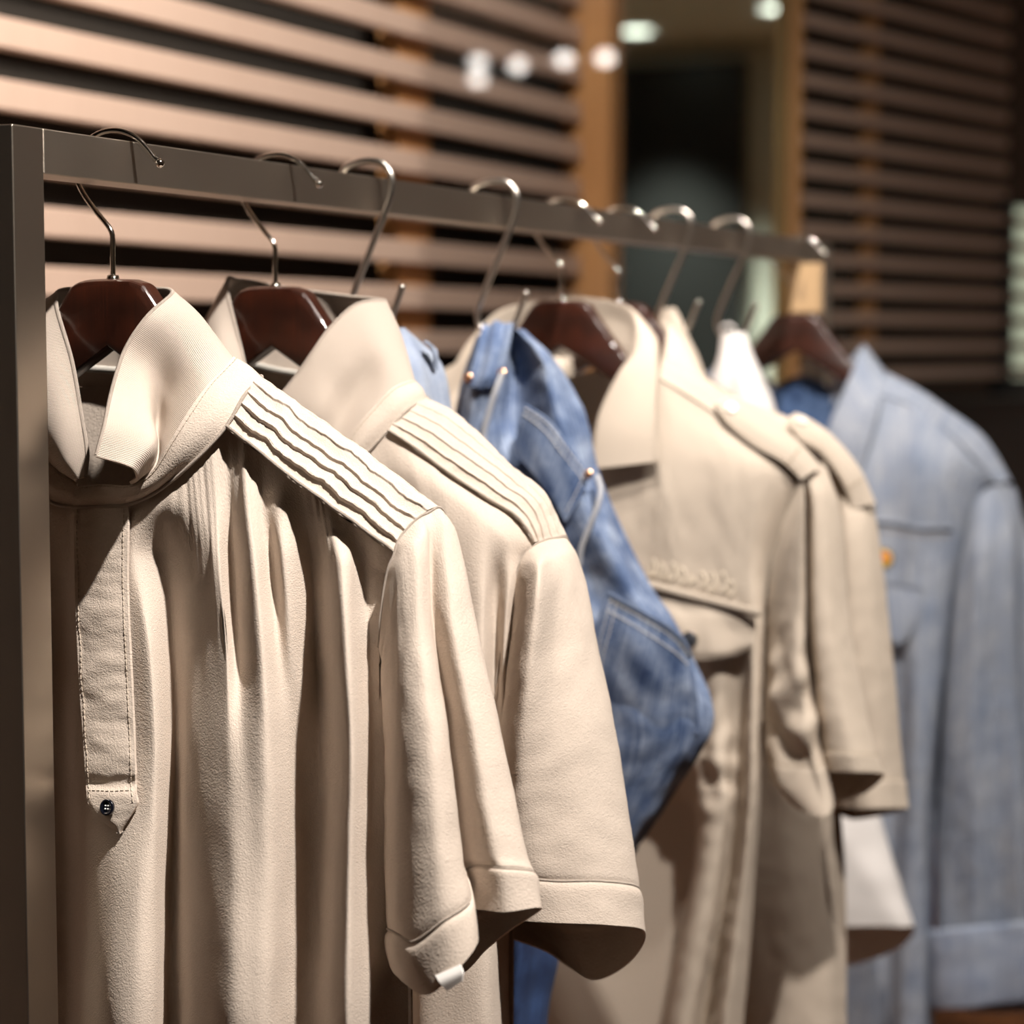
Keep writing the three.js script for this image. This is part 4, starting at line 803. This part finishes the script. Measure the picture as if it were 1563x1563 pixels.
  const ys = [[1270, 792], [1342, 799], [1410, 806], [1466, 813]].map(p => N(...p));
  seamOn(f, ys, 0.0035, M.denimJacket, g, 'yoke_seam'); stitches(f, ys.map(p => [p[0], p[1] + 0.012]), M.khakiThread, g, 0.004, 0.002, 0.0008);
  const fl = loft(R([[[1330, 885, -.053], [1370, 890, -.055], [1408, 896, -.054]], [[1332, 930, -.055], [1372, 940, -.058], [1406, 938, -.056]], [[1340, 958, -.054], [1372, 980, -.058], [1398, 960, -.055]], [[1352, 970, -.053], [1372, 985, -.057], [1388, 970, -.054]]]), { nu: 40, nv: 30, thick: 0.003, out: V(-1, 0, 0) });
  mesh('pocket_flap', fl, M.denimJacket, g); seamOn(fl, [[0, 0.02], [1, 0.02]], 0.002, M.denimJacket, g);
  const bd = new THREE.Group(); bd.name = 'pin_badge'; bd.userData.label = 'round yellow and pink pin badge'; g.add(bd);
  mesh('badge_disc', lathe([[0, 0.003], [0.010, 0.0028], [0.0115, 0.0018], [0.0115, 0]], 32), M.yellow, bd);
  mesh('badge_rim', new THREE.TorusGeometry(0.0118, 0.0012, 8, 32).rotateX(Math.PI / 2).translate(0, 0.001, 0), M.blackPaint, bd);
  mesh('badge_patch', new THREE.CylinderGeometry(0.006, 0.006, 0.0006, 24, 1, false, 0, Math.PI).translate(0, 0.0031, 0.002), M.pink, bd);
  onSurface(bd, f, ...N(1348, 850), 0.0006);
}
{ // paper sleeve on the last hanger
  const g = thing('paper_tag', 'tan paper sleeve wrapped round the hook of the last hanger', 'tag');
  const a = at(1208, 402, 1.648), b = at(1252, 476, 1.648), w = b.z - a.z, h = a.y - b.y;
  mesh('paper_face', box(0.0008, h, w, 1.6455, (a.y + b.y) / 2 - 0.0, (a.z + b.z) / 2), M.paper, g);
  mesh('paper_back', box(0.0008, h, w, 1.6565, (a.y + b.y) / 2, (a.z + b.z) / 2), M.paper, g);
  mesh('paper_fold', box(0.0118, h, 0.0008, 1.651, (a.y + b.y) / 2, a.z), M.paper, g);
  for (let k = 0; k < 3; k++) mesh('print_mark', box(0.0003, 0.012 + 0.006 * k, 0.0012, 1.6449, b.y + 0.022 + 0.004 * k, a.z + 0.012 + 0.003 * k), M.ink, g);
}
// ---------------------------------------------------------------- recessed downlights and far track heads
const dlGeo = [lathe([[0.085, 0], [0.105, 0], [0.105, -0.008], [0.085, -0.004]], 32), new THREE.CylinderGeometry(0.085, 0.085, 0.004, 32).translate(0, -0.002, 0)];
function downlight(x, z, intensity, label) {
  const g = thing('ceiling_downlight', label, 'lamp', 'recessed ceiling downlights'); g.position.set(x, CEIL, z);
  mesh('trim_ring', dlGeo[0], M.plaster, g); mesh('diffuser', dlGeo[1], M.lampGlow, g);
  const L = new THREE.SpotLight(WARM, intensity, 0, 0.72, 0.7, 2); L.position.set(0, -0.02, 0); L.target.position.set(0, -2, 0); L.castShadow = true; L.shadow.radius = 4; g.add(L, L.target);
}
for (const [x, z] of [[10.19, 2.26], [9.76, 1.27]]) downlight(x, z, 110, 'recessed round downlight in the ceiling, mirrored in the tall mirror');
downlight(7.4, 3.4, 25, 'added round downlight over the middle of the aisle, brightening the room');  // added unseen lamp, lifts the room by bounce off the floor
for (const [x, z] of [[9.31, 3.02], [9.94, 3.34], [9.52, 2.88], [9.39, 2.54], [9.44, 2.32]]) {
  const g = spotLamp([x, 2.85, z], [x - 3, 0.6, z - 1.2], 3, 0.4, 0.6); g.userData = { label: 'far track spotlight at the end of the shop', category: 'lamp', group: 'far track spotlights' };
}
// ---------------------------------------------------------------- lamps
SPOTS.forEach((s, i) => { const g = spotLamp(...s); g.userData = { label: ['track spotlight above the pale polo shirts', 'track spotlight aimed at the denim jacket', 'track spotlight aimed at the timber slats', 'added fill spotlight brightening the dim slats beyond the mirror'][i], category: 'lamp', group: 'track spotlights' }; });
scene.traverse(o => { if (o.isMesh) { o.castShadow = o.receiveShadow = true; } });
renderer.render(scene, camera);
